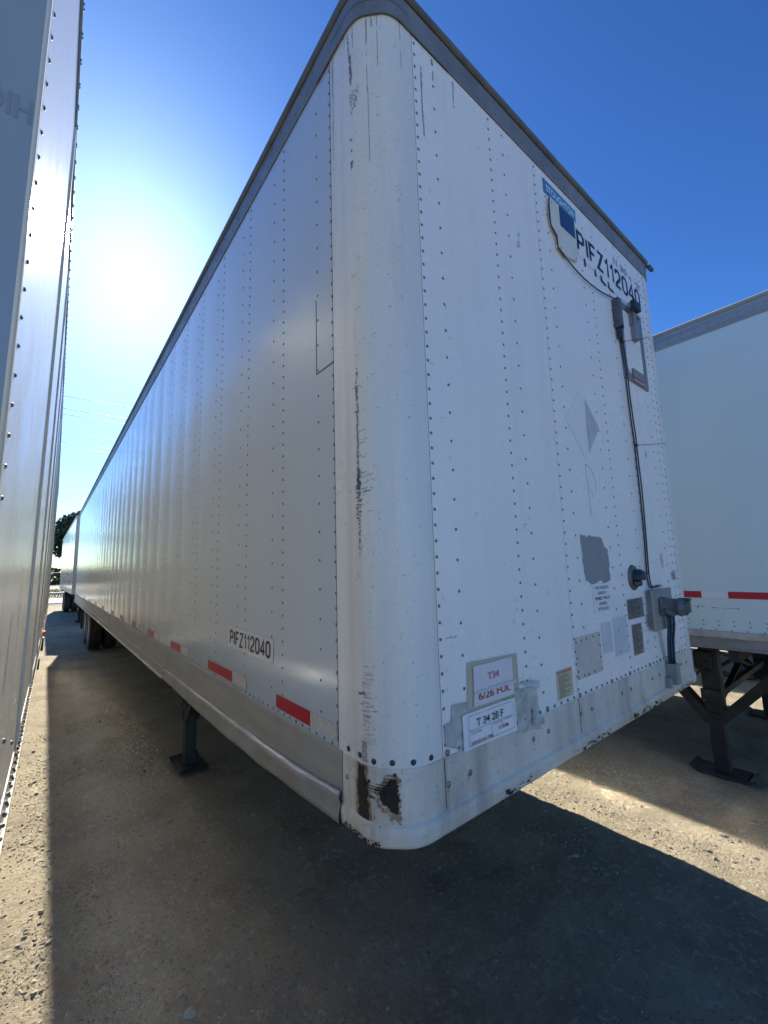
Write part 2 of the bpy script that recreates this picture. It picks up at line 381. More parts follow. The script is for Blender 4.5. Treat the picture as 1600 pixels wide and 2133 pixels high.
def rect(mb, to3, a0, a1, z0, z1, t0, t1, mi=0):
    mb.prism([(a0,z0),(a1,z0),(a1,z1),(a0,z1)], to3, t0, t1, mi)
def lines_print(mb, to3, a0, a1, z0, z1, rows, out, mi, h=.4, seed=1, wmin=.004, wmax=.016):
    r = random.Random(seed); dz = (z1-z0)/rows
    for i in range(rows):
        z = z1-(i+.5)*dz; a = a0; end = a0+(a1-a0)*(r.uniform(.75, 1) if i % 4 != 3 else r.uniform(.3,.6))
        while a < end:
            w_ = r.uniform(wmin, wmax)
            b_ = min(a+w_, end)
            mb.add([to3(a, z-dz*h/2, out), to3(b_, z-dz*h/2, out), to3(b_, z+dz*h/2, out), to3(a, z+dz*h/2, out)], [(0,1,2,3)], mi)
            a += w_+.0022

W = 2.59
# ------------------------------------------------------------------ running gear
def wheel(parent, x, y, wdt=.27, R=.5, side_=-1, name='wheel'):
    r = bpy.data.objects.new(name, None); COL.objects.link(r); r.parent = parent; r.location = (x, y, R); r.empty_display_size = .1
    t = MB(); h = wdt/2
    prof = [(R*.56, -h*.80), (R*.70, -h*.98), (R*.86, -h), (R*.955, -h*.9), (R*.985, -h*.80)]
    for g in (-.62, -.22, .22, .62):
        prof += [(R, (g-.13)*h), (R*.972, (g-.06)*h), (R*.972, (g+.06)*h), (R, (g+.13)*h)]
    prof += [(R*.985, h*.80), (R*.955, h*.9), (R*.86, h), (R*.70, h*.98), (R*.56, h*.80)]
    t.lathe(prof, (0,0,0), (1,0,0), 44); t.build('tyre', MTY, r)
    m = MB(); s = side_
    m.lathe([(R*.565, -h*.8*s*-1), (R*.55, h*.78*s), (R*.50, h*.5*s), (R*.42, h*.15*s), (R*.22, h*.35*s), (R*.20, h*.55*s), (.001, h*.6*s)], (0,0,0), (1,0,0), 32)
    for k in range(10):
        a = k*math.tau/10; m.rivet((h*.35*s, math.cos(a)*R*.32, math.sin(a)*R*.32), (s,0,0), .014, .02, 0, 6)
    m.build('rim', MRIM, r)
    return r
def tandem(root, xl, xr, y0, mats=MUND):
    for y in (y0, y0+1.25):
        ax = MB(); ax.tube([(xl+.5, y, .5), (xr-.5, y, .5)], .065, 12); ax.build('axle', mats, root)
        for x, sd_ in ((xl+.19, -1), (xl+.52, 1), (xr-.19, 1), (xr-.52, -1)): wheel(root, x, y, side_=sd_)
    b = MB()
    for x in (xl+.82, xr-.82):
        b.box((x-.05, y0-1.0, .86), (x+.05, y0+2.2, 1.08)); b.box((x-.04, y0-.6, .60), (x+.04, y0-.5, .9)); b.box((x-.04, y0+.6, .55), (x+.04, y0+.7, .9)); b.box((x-.04, y0+1.8, .6), (x+.04, y0+1.9, .9))
        b.bar((x, y0-.55, .62), (x, y0+.65, .60), .08, .03); b.bar((x, y0+.65, .60), (x, y0+1.85, .62), .08, .03)
    b.build('bogie_frame', mats, root)
def mudflap(root, x, y):
    m = MB(); m.box((x-.30, y, .32), (x+.30, y+.012, 1.0)); m.build('mudflap', MTY, root)
def landing_gear(root, xs, y, zt=1.12, mt=MLEG, inward=1):
    for k, x in enumerate(xs):
        l = MB(); l.box((x-.06, y-.065, .50), (x+.06, y+.065, zt), bev=.008); l.box((x-.05, y-.052, .03), (x+.05, y+.052, .5), bev=.006)
        l.box((x-.085, y-.03, .86), (x+.085, y+.10, 1.02), bev=.012); l.box((x-.09, y-.075, .60), (x-.06, y+.075, .70), bev=.004)
        for q in (-.04,.04):
            for zz in (.64,.90,.98): l.rivet((x-.0615 if zz > .8 else x-.091, y+q, zz), (-1,0,0), .012, .008, 0, 6)
        leg = l.build('landing_leg', mt, root)
        f = MB(); f.box((x-.13, y-.17, .005), (x+.13, y+.17, .025), bev=.004); f.bar((x-.13, y-.17, .02), (x-.13, y-.235, .05), .006, .02); 
        f.add([(x-.13,y-.17,.015),(x+.13,y-.17,.015),(x+.13,y-.22,.045),(x-.13,y-.22,.045)], [(0,1,2,3)]); f.add([(x-.13,y+.17,.015),(x+.13,y+.17,.015),(x+.13,y+.22,.045),(x-.13,y+.22,.045)], [(0,1,2,3)])
        f.box((x-.04, y-.05, .02), (x+.04, y+.05, .07))
        f.build('foot', mt, leg)
        b = MB()
        for dx in (-.085, .085):
            b.bar((x+dx*.6, y+.04, .43), (x+dx*.6, y+.62, zt), .075, .012, upv=(1,0,0)); b.bar((x+dx*.6, y-.04, .45), (x+dx*.6, y-.66, zt), .075, .012, upv=(1,0,0))
        b.build('brace', mt, root)
    c = MB(); c.bar((xs[0], y, .62), (xs[1], y, .62), .05, .05); c.bar((xs[0], y, .52), (xs[1], y, 1.05), .05, .012); c.bar((xs[1], y+.03, .52), (xs[0], y+.03, 1.05), .05, .012)
    c.tube([(xs[0]-.12, y-.02, .85), (xs[1]+.12, y-.02, .85)], .016, 8)
    c.build('cross_brace', mt, root)
    h = MB(); xx = xs[0]-.10; h.tube([(xx+.04,y+.0,.94),(xx-.01,y,.94),(xx-.015,y+.02,.90),(xx-.015,y+.16,.72),(xx-.06,y+.17,.71)], .011, 8); h.build('crank_handle', mt, root)
def underside(root, x0, x1, y0, y1, z=1.10):
    b = MB(); y = y0+.4
    while y < y1-.3:
        b.box((x0+.05, y-.03, z-.09), (x1-.05, y+.03, z)); y += .61
    b.box((x0+.02, y0+.05, z), (x1-.02, y1-.02, z+.03)); b.build('floor_frame', MUND, root)

# ------------------------------------------------------------------ GROUND
def axis_lines(lo, hi, step, far, g=1.25):
    a = list(np.arange(lo, hi+step/2, step)); s_ = step; x = a[-1]
    while x < far: s_ *= g; x += s_; a.append(x)
    s_ = step; x = a[0]
    while x > -far: s_ *= g; x -= s_; a.insert(0, x)
    return a
gx = axis_lines(-1.6, 4.6, .035, 900); gy = axis_lines(-1.0, 7.0, .035, 900)
gx = sorted([x for x in gx if not -1.0 < x < .2]+list(np.arange(-1.0, .2, .017)))
gy = sorted([y for y in gy if not .2 < y < 3.6]+list(np.arange(.2, 3.6, .017)))
def gh(x, y):
    d = max(0, max(abs(x-1.2)-4, abs(y-4)-7))
    k = max(0, 1-d/6)
    h = .022*noise.noise(Vector((x*.9, y*.6, 1.3)))+.010*noise.noise(Vector((x*4, y*3, 4.1)))+.006*noise.noise(Vector((x*11, y*9, 7.7)))
    h += .007*max(0, noise.noise(Vector((x*26, y*24, 2.2)))-.05)+.004*noise.noise(Vector((x*42, y*34, 8.2)))
    h -= .016*math.exp(-((x+.40+.05*math.sin(y*.7))/.11)**2)-.008*math.exp(-((x+.18+.05*math.sin(y*.7))/.09)**2); h -= .014*math.exp(-((x-2.75-.06*math.sin(y*.8))/.14)**2)-.007*math.exp(-((x-3.0-.05*math.sin(y*.8))/.08)**2)
    hh = h*k
    return hh-.006
gv = [(x, y, gh(x, y)) for y in gy for x in gx]; nx = len(gx)
gf = [(j*nx+i, j*nx+i+1, (j+1)*nx+i+1, (j+1)*nx+i) for j in range(len(gy)-1) for i in range(nx-1)]
me = bpy.data.meshes.new('ground'); me.from_pydata(gv, [], gf); me.materials.append(MGND)
me.polygons.foreach_set('use_smooth', [True]*len(gf)); me.update()
g = bpy.data.objects.new('ground', me); COL.objects.link(g); g['kind'] = 'structure'; g['label'] = 'dusty tan dirt yard with gravel and ruts'
# loose stones
pb = MB(); r = random.Random(3)
ico = []
t_ = (1+5**.5)/2
IV = [Vector(p).normalized() for p in [(-1,t_,0),(1,t_,0),(-1,-t_,0),(1,-t_,0),(0,-1,t_),(0,1,t_),(0,-1,-t_),(0,1,-t_),(t_,0,-1),(t_,0,1),(-t_,0,-1),(-t_,0,1)]]
IF = [(0,11,5),(0,5,1),(0,1,7),(0,7,10),(0,10,11),(1,5,9),(5,11,4),(11,10,2),(10,7,6),(7,1,8),(3,9,4),(3,4,2),(3,2,6),(3,6,8),(3,8,9),(4,9,5),(2,4,11),(6,2,10),(8,6,7),(9,8,1)]
OV = [Vector(p) for p in [(1,0,0),(-1,0,0),(0,1,0),(0,-1,0),(0,0,1),(0,0,-1)]]
OF = [(0,2,4),(2,1,4),(1,3,4),(3,0,4),(2,0,5),(1,2,5),(3,1,5),(0,3,5)]
cnt = 0; tries = 0
while cnt < 46000 and tries < 500000:
    tries += 1
    zone = r.random()
    if zone < .62: x = r.uniform(-1.0, .35); y = 0.25+5.5*r.random()**1.8
    elif zone < .88: x = r.uniform(-.2, 4.2) if r.random() < .3 else r.uniform(1.9, 3.3); y = r.uniform(-.8, 2.4)
    else: x = r.uniform(-1.2, 4.5); y = r.uniform(-1.0, 9)
    cl = noise.noise(Vector((x*2.2, y*1.6, 3.3)))+.5*noise.noise(Vector((x*7, y*5, 1.3)))
    if r.random() > .22+max(0, cl)*1.9: continue
    sz = .0015+.0045*r.random()**2.4
    if r.random() < .06: sz = r.uniform(.005, .011)
    if r.random() < .004: sz = r.uniform(.013, .022)
    V_, F_ = (IV, IF) if sz > .006 else (OV, OF)
    sc = Vector((sz*r.uniform(.7,1.4), sz*r.uniform(.7,1.4), sz*r.uniform(.45,.8)))
    a = r.uniform(0, math.tau); ca, sa = math.cos(a), math.sin(a); z0 = gh(x, y)+sz*.12
    vs = []
    for q in V_:
        j = r.uniform(.78, 1.2); X = q.x*sc.x*j; Y = q.y*sc.y*j; Z = q.z*sc.z*j
        vs.append((x+X*ca-Y*sa, y+X*sa+Y*ca, z0+Z))
    pb.add(vs, F_, 0 if r.random() < .75 else 1); cnt += 1
MPEB2 = mat('pale_gravel_stone', (.36,.32,.26), .9, var=.5, vscale=10)
gr = pb.build('gravel', [MPEB, MPEB2], None, fix=False); gr['kind'] = 'stuff'; gr['label'] = 'loose gravel stones scattered on the dirt'

# ------------------------------------------------------------------ MAIN TRAILER (T1)
T1 = thing('semi_trailer', 'large white riveted box trailer in the middle, rounded front corner facing the camera', 'trailer', (0,0,0))
L1 = 16.0; ZB = 1.262; ZT = 3.815; ZTOP = 3.925; ZLIP = 3.962
def cpath():
    p = [(0, .262)]
    def bend(a, c, b, n=6):
        return [((1-t)**2*a[0]+2*t*(1-t)*c[0]+t*t*b[0], (1-t)**2*a[1]+2*t*(1-t)*c[1]+t*t*b[1]) for t in [i/n for i in range(n+1)]]
    p += bend((0,.150), (0,.092), (.030,.062)); p += bend((.066,.028), (.096,0), (.150,0)); p += [(.1955,0)]
    return p
CP = cpath()
CL = [0]
for i in range(1, len(CP)): CL.append(CL[-1]+math.dist(CP[i], CP[i-1]))
def corner(s, z, o):        # s: arc length from the side seam around to the front seam
    s = max(0, min(CL[-1]-1e-6, s))
    for i in range(len(CL)-1):
        if CL[i+1] >= s:
            t = (s-CL[i])/(CL[i+1]-CL[i]); a = Vector(CP[i]); b = Vector(CP[i+1]); d = (b-a).normalized()
            p = a.lerp(b, t); return (p.x+d.y*o, p.y-d.x*o, z)
def mirror(p): return [(W-x, y) for x, y in p[::-1]]
# inner dark core
c = MB(); c.box((.012,.20,1.13), (W-.012, L1-.02, 3.93)); c.box((.14,.012,1.13), (W-.14,.21,3.93)); c.build('inner_frame', MCORE, T1)
# side sheets (left), gently bulged between the posts
posts = [.268,.672,1.082,1.52,1.96,2.395]
while posts[-1] < L1-.5: posts.append(posts[-1]+.43)
def bulge(y, z):
    k = 0
    for i in range(len(posts)-1):
        if posts[i] <= y <= posts[i+1]:
            t = (y-posts[i])/(posts[i+1]-posts[i]); k = math.sin(math.pi*t)**.8*(1+.7*noise.noise(Vector((i*3.1, z*.8, 0)))); break
    fade = min(1, max(0, (y-1.0)/3))
    e = min(1, (z-ZB)/.15, (ZT-z)/.15)
    return (.0006+.0036*fade)*k*max(0, e)+.0030*fade*noise.noise(Vector((y*1.1, z*.7, 5)))*max(0, e)
def sheet(mb, y0, y1, x=0.0, sgn=-1, dy=.045, dz=.09, mi=0, z0=ZB, z1=ZT, bl=True):
    ny = max(1, int((y1-y0)/dy)); nz_ = max(1, int((z1-z0)/dz)); vs = []
    for j in range(nz_+1):
        for i in range(ny+1):
            y = y0+(y1-y0)*i/ny; z = z0+(z1-z0)*j/nz_
            vs.append((x+sgn*(bulge(y, z) if bl else 0), y, z))
    fs = [(j*(ny+1)+i, j*(ny+1)+i+1, (j+1)*(ny+1)+i+1, (j+1)*(ny+1)+i) for j in range(nz_) for i in range(ny)]
    mb.add(vs, fs, mi, True)
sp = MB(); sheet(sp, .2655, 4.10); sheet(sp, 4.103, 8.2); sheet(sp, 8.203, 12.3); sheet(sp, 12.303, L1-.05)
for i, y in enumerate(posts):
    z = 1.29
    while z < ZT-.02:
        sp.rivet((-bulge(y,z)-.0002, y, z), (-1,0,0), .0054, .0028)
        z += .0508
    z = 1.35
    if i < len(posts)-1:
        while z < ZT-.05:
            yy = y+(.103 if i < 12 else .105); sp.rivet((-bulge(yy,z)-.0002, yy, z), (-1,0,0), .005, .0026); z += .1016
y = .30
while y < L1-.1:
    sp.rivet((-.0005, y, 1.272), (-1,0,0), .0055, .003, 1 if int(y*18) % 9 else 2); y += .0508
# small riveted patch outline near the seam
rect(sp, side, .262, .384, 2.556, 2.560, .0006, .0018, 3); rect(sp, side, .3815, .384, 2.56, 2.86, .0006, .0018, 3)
MPENC = mat('thin_dark_seam', (.06,.06,.06), .8)  # dark strips drawn along joints and the patch outline
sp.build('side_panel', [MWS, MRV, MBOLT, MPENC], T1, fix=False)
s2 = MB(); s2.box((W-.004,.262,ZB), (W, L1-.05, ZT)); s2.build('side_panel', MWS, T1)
# front sheets
fp = MB(); ny_ = 1
for a, b in ((.1985, 1.0055), (1.0085, 2.3925)): fp.box((a, 0, ZB), (b, .004, ZT))
for x in (.208,.6535,1.0185,1.557,1.90,2.318,2.381):
    z = 1.296
    while z < ZT-.015: 
        if not (1.42 < x < 2.26 and z > 3.43 and x > 1.6) and not (x in (1.557,) and z > 3.4): fp.rivet((x, 0, z), (0,-1,0), .0056, .003)
        z += .0508
for x in (.305,.7545,1.112,1.456,1.797,2.212):
    z = 1.336+(.05 if x > 1.4 else 0)
    while z < ZT-.03:
        if not (x > 1.13 and z > 3.43): fp.rivet((x, 0, z), (0,-1,0), .0054, .003)
        z += .1016
x = .214; i = 0
while x < 2.38:
    big = i in (0, 11, 16, 22, 26, 31, 34, 37)
    fp.rivet((x, -.0015, 1.272), (0,-1,0), .010 if big else .0062, .005 if big else .0035, 2 if big else 1); x += .0508; i += 1
for x, z in ((1.92,3.79),(1.99,3.76),(2.11,3.76),(2.25,3.72),(2.31,3.69),(2.33,3.62),(1.50,3.70),(1.62,3.71),(1.80,3.72)): fp.rivet((x,0,z),(0,-1,0),.005,.003)
# scuffs and pencil lines that belong to the sheet
chips(fp, front, [(.234,1.601),(.272,1.598),(.284,1.602),(.272,1.6015),(.235,1.6045)], .0012, 3, .0018, .0015, thr=-.1, seed=2)
chips(fp, front, [(.70,1.95),(.76,2.02),(.74,2.02),(.68,1.95)], .0010, 3, .003, .006, thr=.42, seed=5)
chips(fp, front, [(.815,3.24),(.845,3.24),(.84,3.33),(.82,3.33)], .0010, 4, .003, .01, thr=.22, seed=6)
chips(fp, front, [(.30,1.28),(.60,1.28),(.55,1.30),(.3,1.30)], .0010, 4, .004, .01, thr=.1, seed=6)
for (x, z, l_) in ((.236,3.71,.30),(.42,3.79,.12),(.30,3.80,.10)):
    chips(fp, front, [(x,z),(x+.010,z),(x+.008,z-l_),(x+.002,z-l_)], .0009, 4, .003, .003, thr=-.25, stretch=(1,.15), seed=4)
rndf = random.Random(9)
for k in range(90):
    x = rndf.uniform(.2, 2.38); z = rndf.uniform(1.3, 3.7) if k < 50 else rndf.uniform(1.3, 1.8); l_ = rndf.uniform(.004, .022); a = rndf.uniform(0, 3.1)
    d = Vector((math.cos(a), math.sin(a)))*l_; n_ = Vector((-d.y, d.x)).normalized()*.0007
    fp.add([front(x-n_.x, z-n_.y, .0009), front(x+d.x-n_.x, z+d.y-n_.y, .0009), front(x+d.x+n_.x, z+d.y+n_.y, .0009), front(x+n_.x, z+n_.y, .0009)], [(0,1,2,3)], 3)
fp.build('front_panel', [MW, MRV, MBOLT2, MSCR, MSTAIN], T1)
# corner posts (rounded skins)
co = MB(); co.sweep(CP, [(0,ZB-.002),(0,ZT+.01),(-.003,ZT+.01),(-.003,ZB-.002)], 0, False)
S_ = CL[-1]
for k, s in enumerate((.055,.115,.170,.225,.285,.345)):
    p = corner(s, 1.277+(.004 if k < 2 else 0), 0); q = corner(s, 1.277, .01); co.rivet(p, (q[0]-p[0], q[1]-p[1], 0), .0085, .004, 1, 10)
# scrapes down the forward bend
sb = .135
chips(co, corner, [(sb-.006,3.69),(sb+.004,3.70),(sb+.010,3.62),(sb+.007,3.57),(sb+.001,3.56),(sb-.003,3.60)], .0008, 2, .0022, .004, thr=-.5, seed=1)
chips(co, corner, [(sb-.012,3.80),(sb-.006,3.80),(sb-.004,3.70),(sb-.010,3.70)], .0008, 2, .0025, .003, thr=-.1, seed=2)
chips(co, corner, [(sb-.006,3.53),(sb+.040,3.54),(sb+.030,3.46),(sb,3.44)], .0008, 2, .0025, .004, thr=.22, stretch=(1,2), seed=3)
for z in (3.345, 3.30): chips(co, corner, [(sb-.004,z),(sb+.003,z),(sb+.003,z-.010),(sb-.004,z-.010)], .0008, 2, .002, .002, seed=3)
chips(co, corner, [(sb-.006,3.255),(sb+.005,3.255),(sb+.005,3.222),(sb-.006,3.222)], .0008, 2, .002, .003, seed=4)
for z0, z1, wd, th in ((2.50,2.40,.004,.0),(2.42,2.36,.006,-.3),(2.36,2.20,.0035,-.55),(2.34,2.32,.012,-.1),(2.22,2.06,.004,-.3),(2.15,2.04,.013,-.1),(2.12,2.07,.008,-.5),(2.05,1.97,.016,.12),(1.98,1.86,.005,.0)):
    chips(co, corner, [(sb-wd*.6,z0),(sb+wd,z0-.008),(sb+wd*.5,z1),(sb-wd,z1+.01)], .0008, 2, .0022, .004, thr=th, stretch=(.5,1.5), seed=z0)
rc = random.Random(12)
for k in range(62):
    z = rc.choice([rc.gauss(2.10, .07), rc.uniform(1.9, 2.9), rc.gauss(2.25,.12), rc.uniform(1.3, 1.55)]); s = sb+rc.uniform(-.02, .035); l_ = rc.uniform(.006, .034)
    co.add([corner(s, z, .001), corner(s+l_, z+l_*.12, .001), corner(s+l_, z+l_*.12+.0016, .001), corner(s, z+.0016, .001)], [(0,1,2,3)], 2)
for k in range(70):
    z = rc.uniform(1.32, 1.52); s = sb+rc.uniform(-.004, .02); l_ = rc.uniform(.004, .04)
    co.add([corner(s, z, .0009), corner(s+l_, z, .0009), corner(s+l_, z+.0009, .0009), corner(s, z+.0009, .0009)], [(0,1,2,3)], 3)
chips(co, corner, [(sb-.012,1.325),(sb+.012,1.325),(sb+.012,1.268),(sb-.012,1.268)], .0008, 3, .0025, .004, thr=-.25, seed=8)
chips(co, corner, [(sb-.022,1.46),(sb+.012,1.462),(sb+.012,1.454),(sb-.018,1.452)], .0008, 2, .0025, .003, seed=8)
for s, l_, w_ in ((.150,.10,.004),(.205,.60,.004),(.225,.10,.003),(.245,.22,.004),(.10,.05,.003),(.017,.5,.005),(.335,.2,.003)):
    chips(co, corner, [(s,ZT),(s+w_,ZT),(s+w_*.7,ZT-l_),(s+.001,ZT-l_)], .0007, 3, .0022, .002, thr=-.35, stretch=(1,.1), seed=s)
rc2 = random.Random(4)
for k in range(120):
    z = rc2.uniform(1.3, 2.3) if k < 90 else rc2.uniform(2.3, 3.7); s = rc2.uniform(.02, S_-.02); e = rc2.uniform(.0006, .0018)
    co.add([corner(s, z, .0009), corner(s+e, z, .0009), corner(s+e, z+e, .0009), corner(s, z+e, .0009)], [(0,1,2,3)], 2)
co.build('corner_post', [MWC, MBOLT, MSCR, MSTAIN], T1)
c2 = MB(); c2.sweep(mirror(CP), [(0,ZB-.002),(0,ZT+.01),(-.003,ZT+.01),(-.003,ZB-.002)]); c2.build('corner_post', MWC, T1)
# top rail wraps the nose
FULL = [(0, L1)] + CP + mirror(CP) + [(W, L1)]
tr = MB(); tr.sweep(FULL, [(-.02,ZT+.012),(.004,ZT),(.006,ZT+.002),(.006,ZTOP),(-.02,ZTOP)], 0)
y = .34
while y < L1: tr.rivet((-.006, y, ZT+.035), (-1,0,0), .006, .003, 1); tr.rivet((-.006, y+.05, ZT+.085), (-1,0,0), .005, .003, 1); y += .1016
x = .30
while x < 2.5: tr.rivet((x, -.006, ZT+.03), (0,-1,0), .006, .003, 1); x += .1016
for s in (.08,.20,.32): p = corner(s, ZT+.03, .006); q = corner(s, ZT+.03, .02); tr.rivet(p, (q[0]-p[0],q[1]-p[1],0), .008, .004, 1)
# corner cap plates
tr.sweep([(0,.36)]+CP+[(.40,0)], [(.006,ZT-.004),(.0095,ZT-.004),(.0095,ZTOP-.006),(.006,ZTOP-.006)], 0)
chips(tr, lambda a, z, o: corner(a, z, o), [(.02,ZT+.050),(.37,ZT+.050),(.37,ZT+.056),(.02,ZT+.056)], .0102, 2, .003, .002, seed=3)
tr.build('top_rail', [MTOP, MRV, MLIP], T1)
lp = MB(); lp.sweep(FULL, [(-.02,ZTOP),(.012,ZTOP+.002),(.020,ZTOP+.008),(.024,ZTOP+.020),(.018,ZLIP-.006),(.0,ZLIP),(-.02,ZLIP)], 0)
lp.box((W-.09,-.028,ZTOP-.018),(W-.02,-.004,ZTOP+.012), bev=.006)
lp.build('roof_edge', MLIP, T1)
rf = MB(); rf.box((.015,.02,3.94), (W-.015, L1, 3.968)); rf.build('roof', MWS, T1)
# bottom rails
ZR = 1.056
FR = CP[2:] + mirror(CP)[:-2]
bn = MB(); path = [(0,.236)]+CP[1:]+mirror(CP)[:-1]+[(W,.236)]
bn.sweep(path, [(-.03,ZB),(.003,ZB),(.004,1.12),(.011,1.112),(.013,1.095),(.010,1.066),(.002,ZR),(-.03,ZR)], 0)
for s in (.05,): p = corner(s, 1.20, .003); bn.rivet(p, (-1,-.1,0), .008, .004, 1)
for x, z in ((.211,1.186),(.309,1.188),(.662,1.194),(.763,1.195),(1.018,1.20),(1.113,1.198),(1.42,1.20),(1.52,1.20),(1.80,1.20),(1.90,1.20),(2.25,1.20),(2.34,1.20)): bn.rivet((x,-.0035,z),(0,-1,0),.0095,.004,1,10)
rect(bn, front, 1.0055, 1.0085, 1.125, ZB, .0036, .0046, 4); rect(bn, front, .1965, .199, 1.125, ZB-.002, .0036, .0046, 4)
# rust: long patch on the bend, torn patch beside it
O_ = .0052
chips(bn, corner, [(.112,1.258),(.138,1.258),(.142,1.22),(.152,1.20),(.150,1.165),(.156,1.13),(.150,1.10),(.148,1.075),(.115,1.075),(.112,1.12),(.106,1.17),(.112,1.22)], O_, 2, .0024, .004, seed=1)
chips(bn, corner, [(.215,1.236),(.238,1.236),(.240,1.15),(.232,1.145),(.205,1.165),(.188,1.180),(.186,1.196),(.20,1.21)], O_, 2, .0024, .005, stretch=(.5,1.6), seed=3)
for z, a, b in ((1.212,.150,.21),(1.205,.145,.20),(1.220,.18,.22),(1.198,.165,.21),(1.228,.195,.22)):
    chips(bn, corner, [(a,z),(b,z-.003),(b,z+.003),(a,z+.0012)], O_, 2, .0018, .001, seed=z)
chips(bn, corner, [(.158,1.186),(.172,1.186),(.172,1.180),(.158,1.181)], O_, 2, .002, .001, seed=5)
for s, z in ((.148,1.215),(.233,1.246),(.155,1.222)): chips(bn, corner, [(s-.004,z-.005),(s+.004,z-.005),(s+.004,z+.005),(s-.004,z+.005)], O_, 2, .0018, .002, seed=s)
chips(bn, corner, [(.100,1.262),(.146,1.262),(.152,1.22),(.164,1.20),(.160,1.165),(.166,1.13),(.160,1.07),(.100,1.066),(.100,1.12),(.094,1.17),(.100,1.22)], O_-.0004, 5, .0028, .007, thr=-.35, stretch=(1.4,.5), seed=21)
chips(bn, corner, [(.205,1.245),(.246,1.243),(.246,1.12),(.215,1.13),(.178,1.170),(.178,1.205)], O_-.0004, 5, .0028, .007, thr=-.3, stretch=(.6,1.4), seed=22)
chips(bn, corner, [(.08,1.25),(.112,1.25),(.112,1.08),(.07,1.075),(.04,1.07),(.10,1.11)], O_-.0008, 3, .003, .012, thr=.05, seed=7)
chips(bn, corner, [(.19,1.17),(.242,1.15),(.240,1.09),(.21,1.10)], O_-.0008, 3, .003, .01, thr=-.05, seed=8)
chips(bn, corner, [(.05,1.080),(.19,1.080),(.19,1.062),(.03,1.062)], .0148, 2, .0028, .006, thr=.0, seed=9)
for x, z, l_ in ((.211,1.18,.1),(1.02,1.24,.12),(.66,1.185,.03),(.30,1.18,.02)):
    chips(bn, front, [(x-.005,z),(x+.005,z),(x+.003,z-l_),(x-.003,z-l_)], .0048, 3, .0025, .002, thr=-.2, stretch=(1,.2), seed=x)
for x0, x1 in ((.45,.62),(.95,1.25),(1.5,1.9),(2.1,2.4)):
    chips(bn, front, [(x0,1.085),(x1,1.085),(x1,1.066),(x0,1.066)], .0140, 2, .003, .008, thr=.18, stretch=(.4,1), seed=x0)
bn.build('front_sill', [MSR, MBOLT2, MRUST, MSTY, MPENC, MHALO], T1)
sr = MB()
for y0, y1 in ((.2385, 4.098), (4.104, 8.2), (8.206, 12.3), (12.306, L1)):
    sr.sweep([(0,y1),(0,y0)], [(-.03,1.2645),(.004,1.2645),(.006,1.255),(.006,1.118),(-.03,1.118)], 0)
    if y0 > 1: sr.sweep([(0,y1),(0,y0)], [(-.03,1.116),(.008,1.116),(.012,1.108),(.012,1.045),(.022,1.035),(.020,1.028),(-.03,1.028)], 0)
sr.sweep([(0,4.098),(0,2.75)], [(-.03,1.116),(.008,1.116),(.012,1.108),(.012,1.045),(.022,1.035),(.020,1.028),(-.03,1.028)], 0)
y = 2.9
while y < L1-.2:
    sr.rivet((-.0121, y, 1.085), (-1,0,0), .007, .002, 1); 
    if y > 8: sr.rivet((-.0121, y+.06, 1.060), (-1,0,0), .007, .002, 1)
    y += .13
y = .35
while y < L1-.2: sr.rivet((-.0061, y, 1.235), (-1,0,0), .004, .002, 0); sr.rivet((-.0061, y+.1, 1.15), (-1,0,0), .004, .002, 0); y += .21
sr.build('side_rail', [MALU, MRV], T1)
# bent rub rail, torn loose towards the nose
br = MB(); n = 60; vs = []
for i in range(n+1):
    t = i/n; y = 2.75-t*(2.75-.236); o = .003+.007*t**1.5+.005*noise.noise(Vector((y*4,0,0)))*(t > .4); dz = .008*noise.noise(Vector((y*3,5,0)))*t+.058*max(0,t-.5)**1.4*2.0; zl = 1.026-.012*math.sin(min(1,t/.6)*math.pi/2)
    cr = .010*max(0, math.sin((t-.72)*math.pi/.28))*(t > .72)
    for oo, z in ((o-.010,1.112+dz*.3),(o+.004,1.108+dz-cr*.3),(o+.010+cr*.8,1.090+dz-cr*.2),(o+.003+cr,1.070+dz),(o+.012,zl+.022+dz),(o+.010,zl+.004+dz),(o-.012,zl+dz)): vs.append((-oo, y, z))
fs = [(i*7+j, (i+1)*7+j, (i+1)*7+j+1, i*7+j+1) for i in range(n) for j in range(6)]
br.add(vs, fs, 0, True); br.build('rub_rail', MALB, T1)['label'] = 'bent torn lower rub rail'
rd = MB(); rd.box((.02,L1-.05,1.05),(W-.02,L1,3.97)); rd.build('rear_frame', MSR, T1)
# reflective tapes
def tape(root, to3, y0, y1, z0, z1, m, nm): 
    b = MB(); rect(b, to3, y0, y1, z0, z1, .0025, .0034); return b.build(nm, m, root)
for y0, y1, yw in ((.443,.724,.268),(1.238,1.642,1.048),(2.27,2.57,2.09),(3.19,3.49,3.01),(4.12,4.42,3.94),(5.04,5.34,None),(6.0,6.3,None),(7.3,7.6,None),(8.6,8.9,None),(10.0,10.3,None),(11.6,11.9,None)):
    tape(T1, side, y0, y1, 1.284, 1.334, MRED, 'red_reflector')
    if yw: tape(T1, side, yw, y0-.002, 1.286, 1.335, MRW, 'silver_reflector')
# side number decal
b = MB(); b.prism([(.756,1.443),(1.306,1.450),(1.310,1.554),(.756,1.540)], side, .0022, .0028, 0); dcl = b.build('number_decal', MSTK2, T1)
b = MB(); stroke_text(b, 'PIFZ112040', side, 1.276, 1.462, .488, .075, .0032, 0, flip=-1, shear=-.008, th=.20); b.build('lettering', MBLK, dcl)
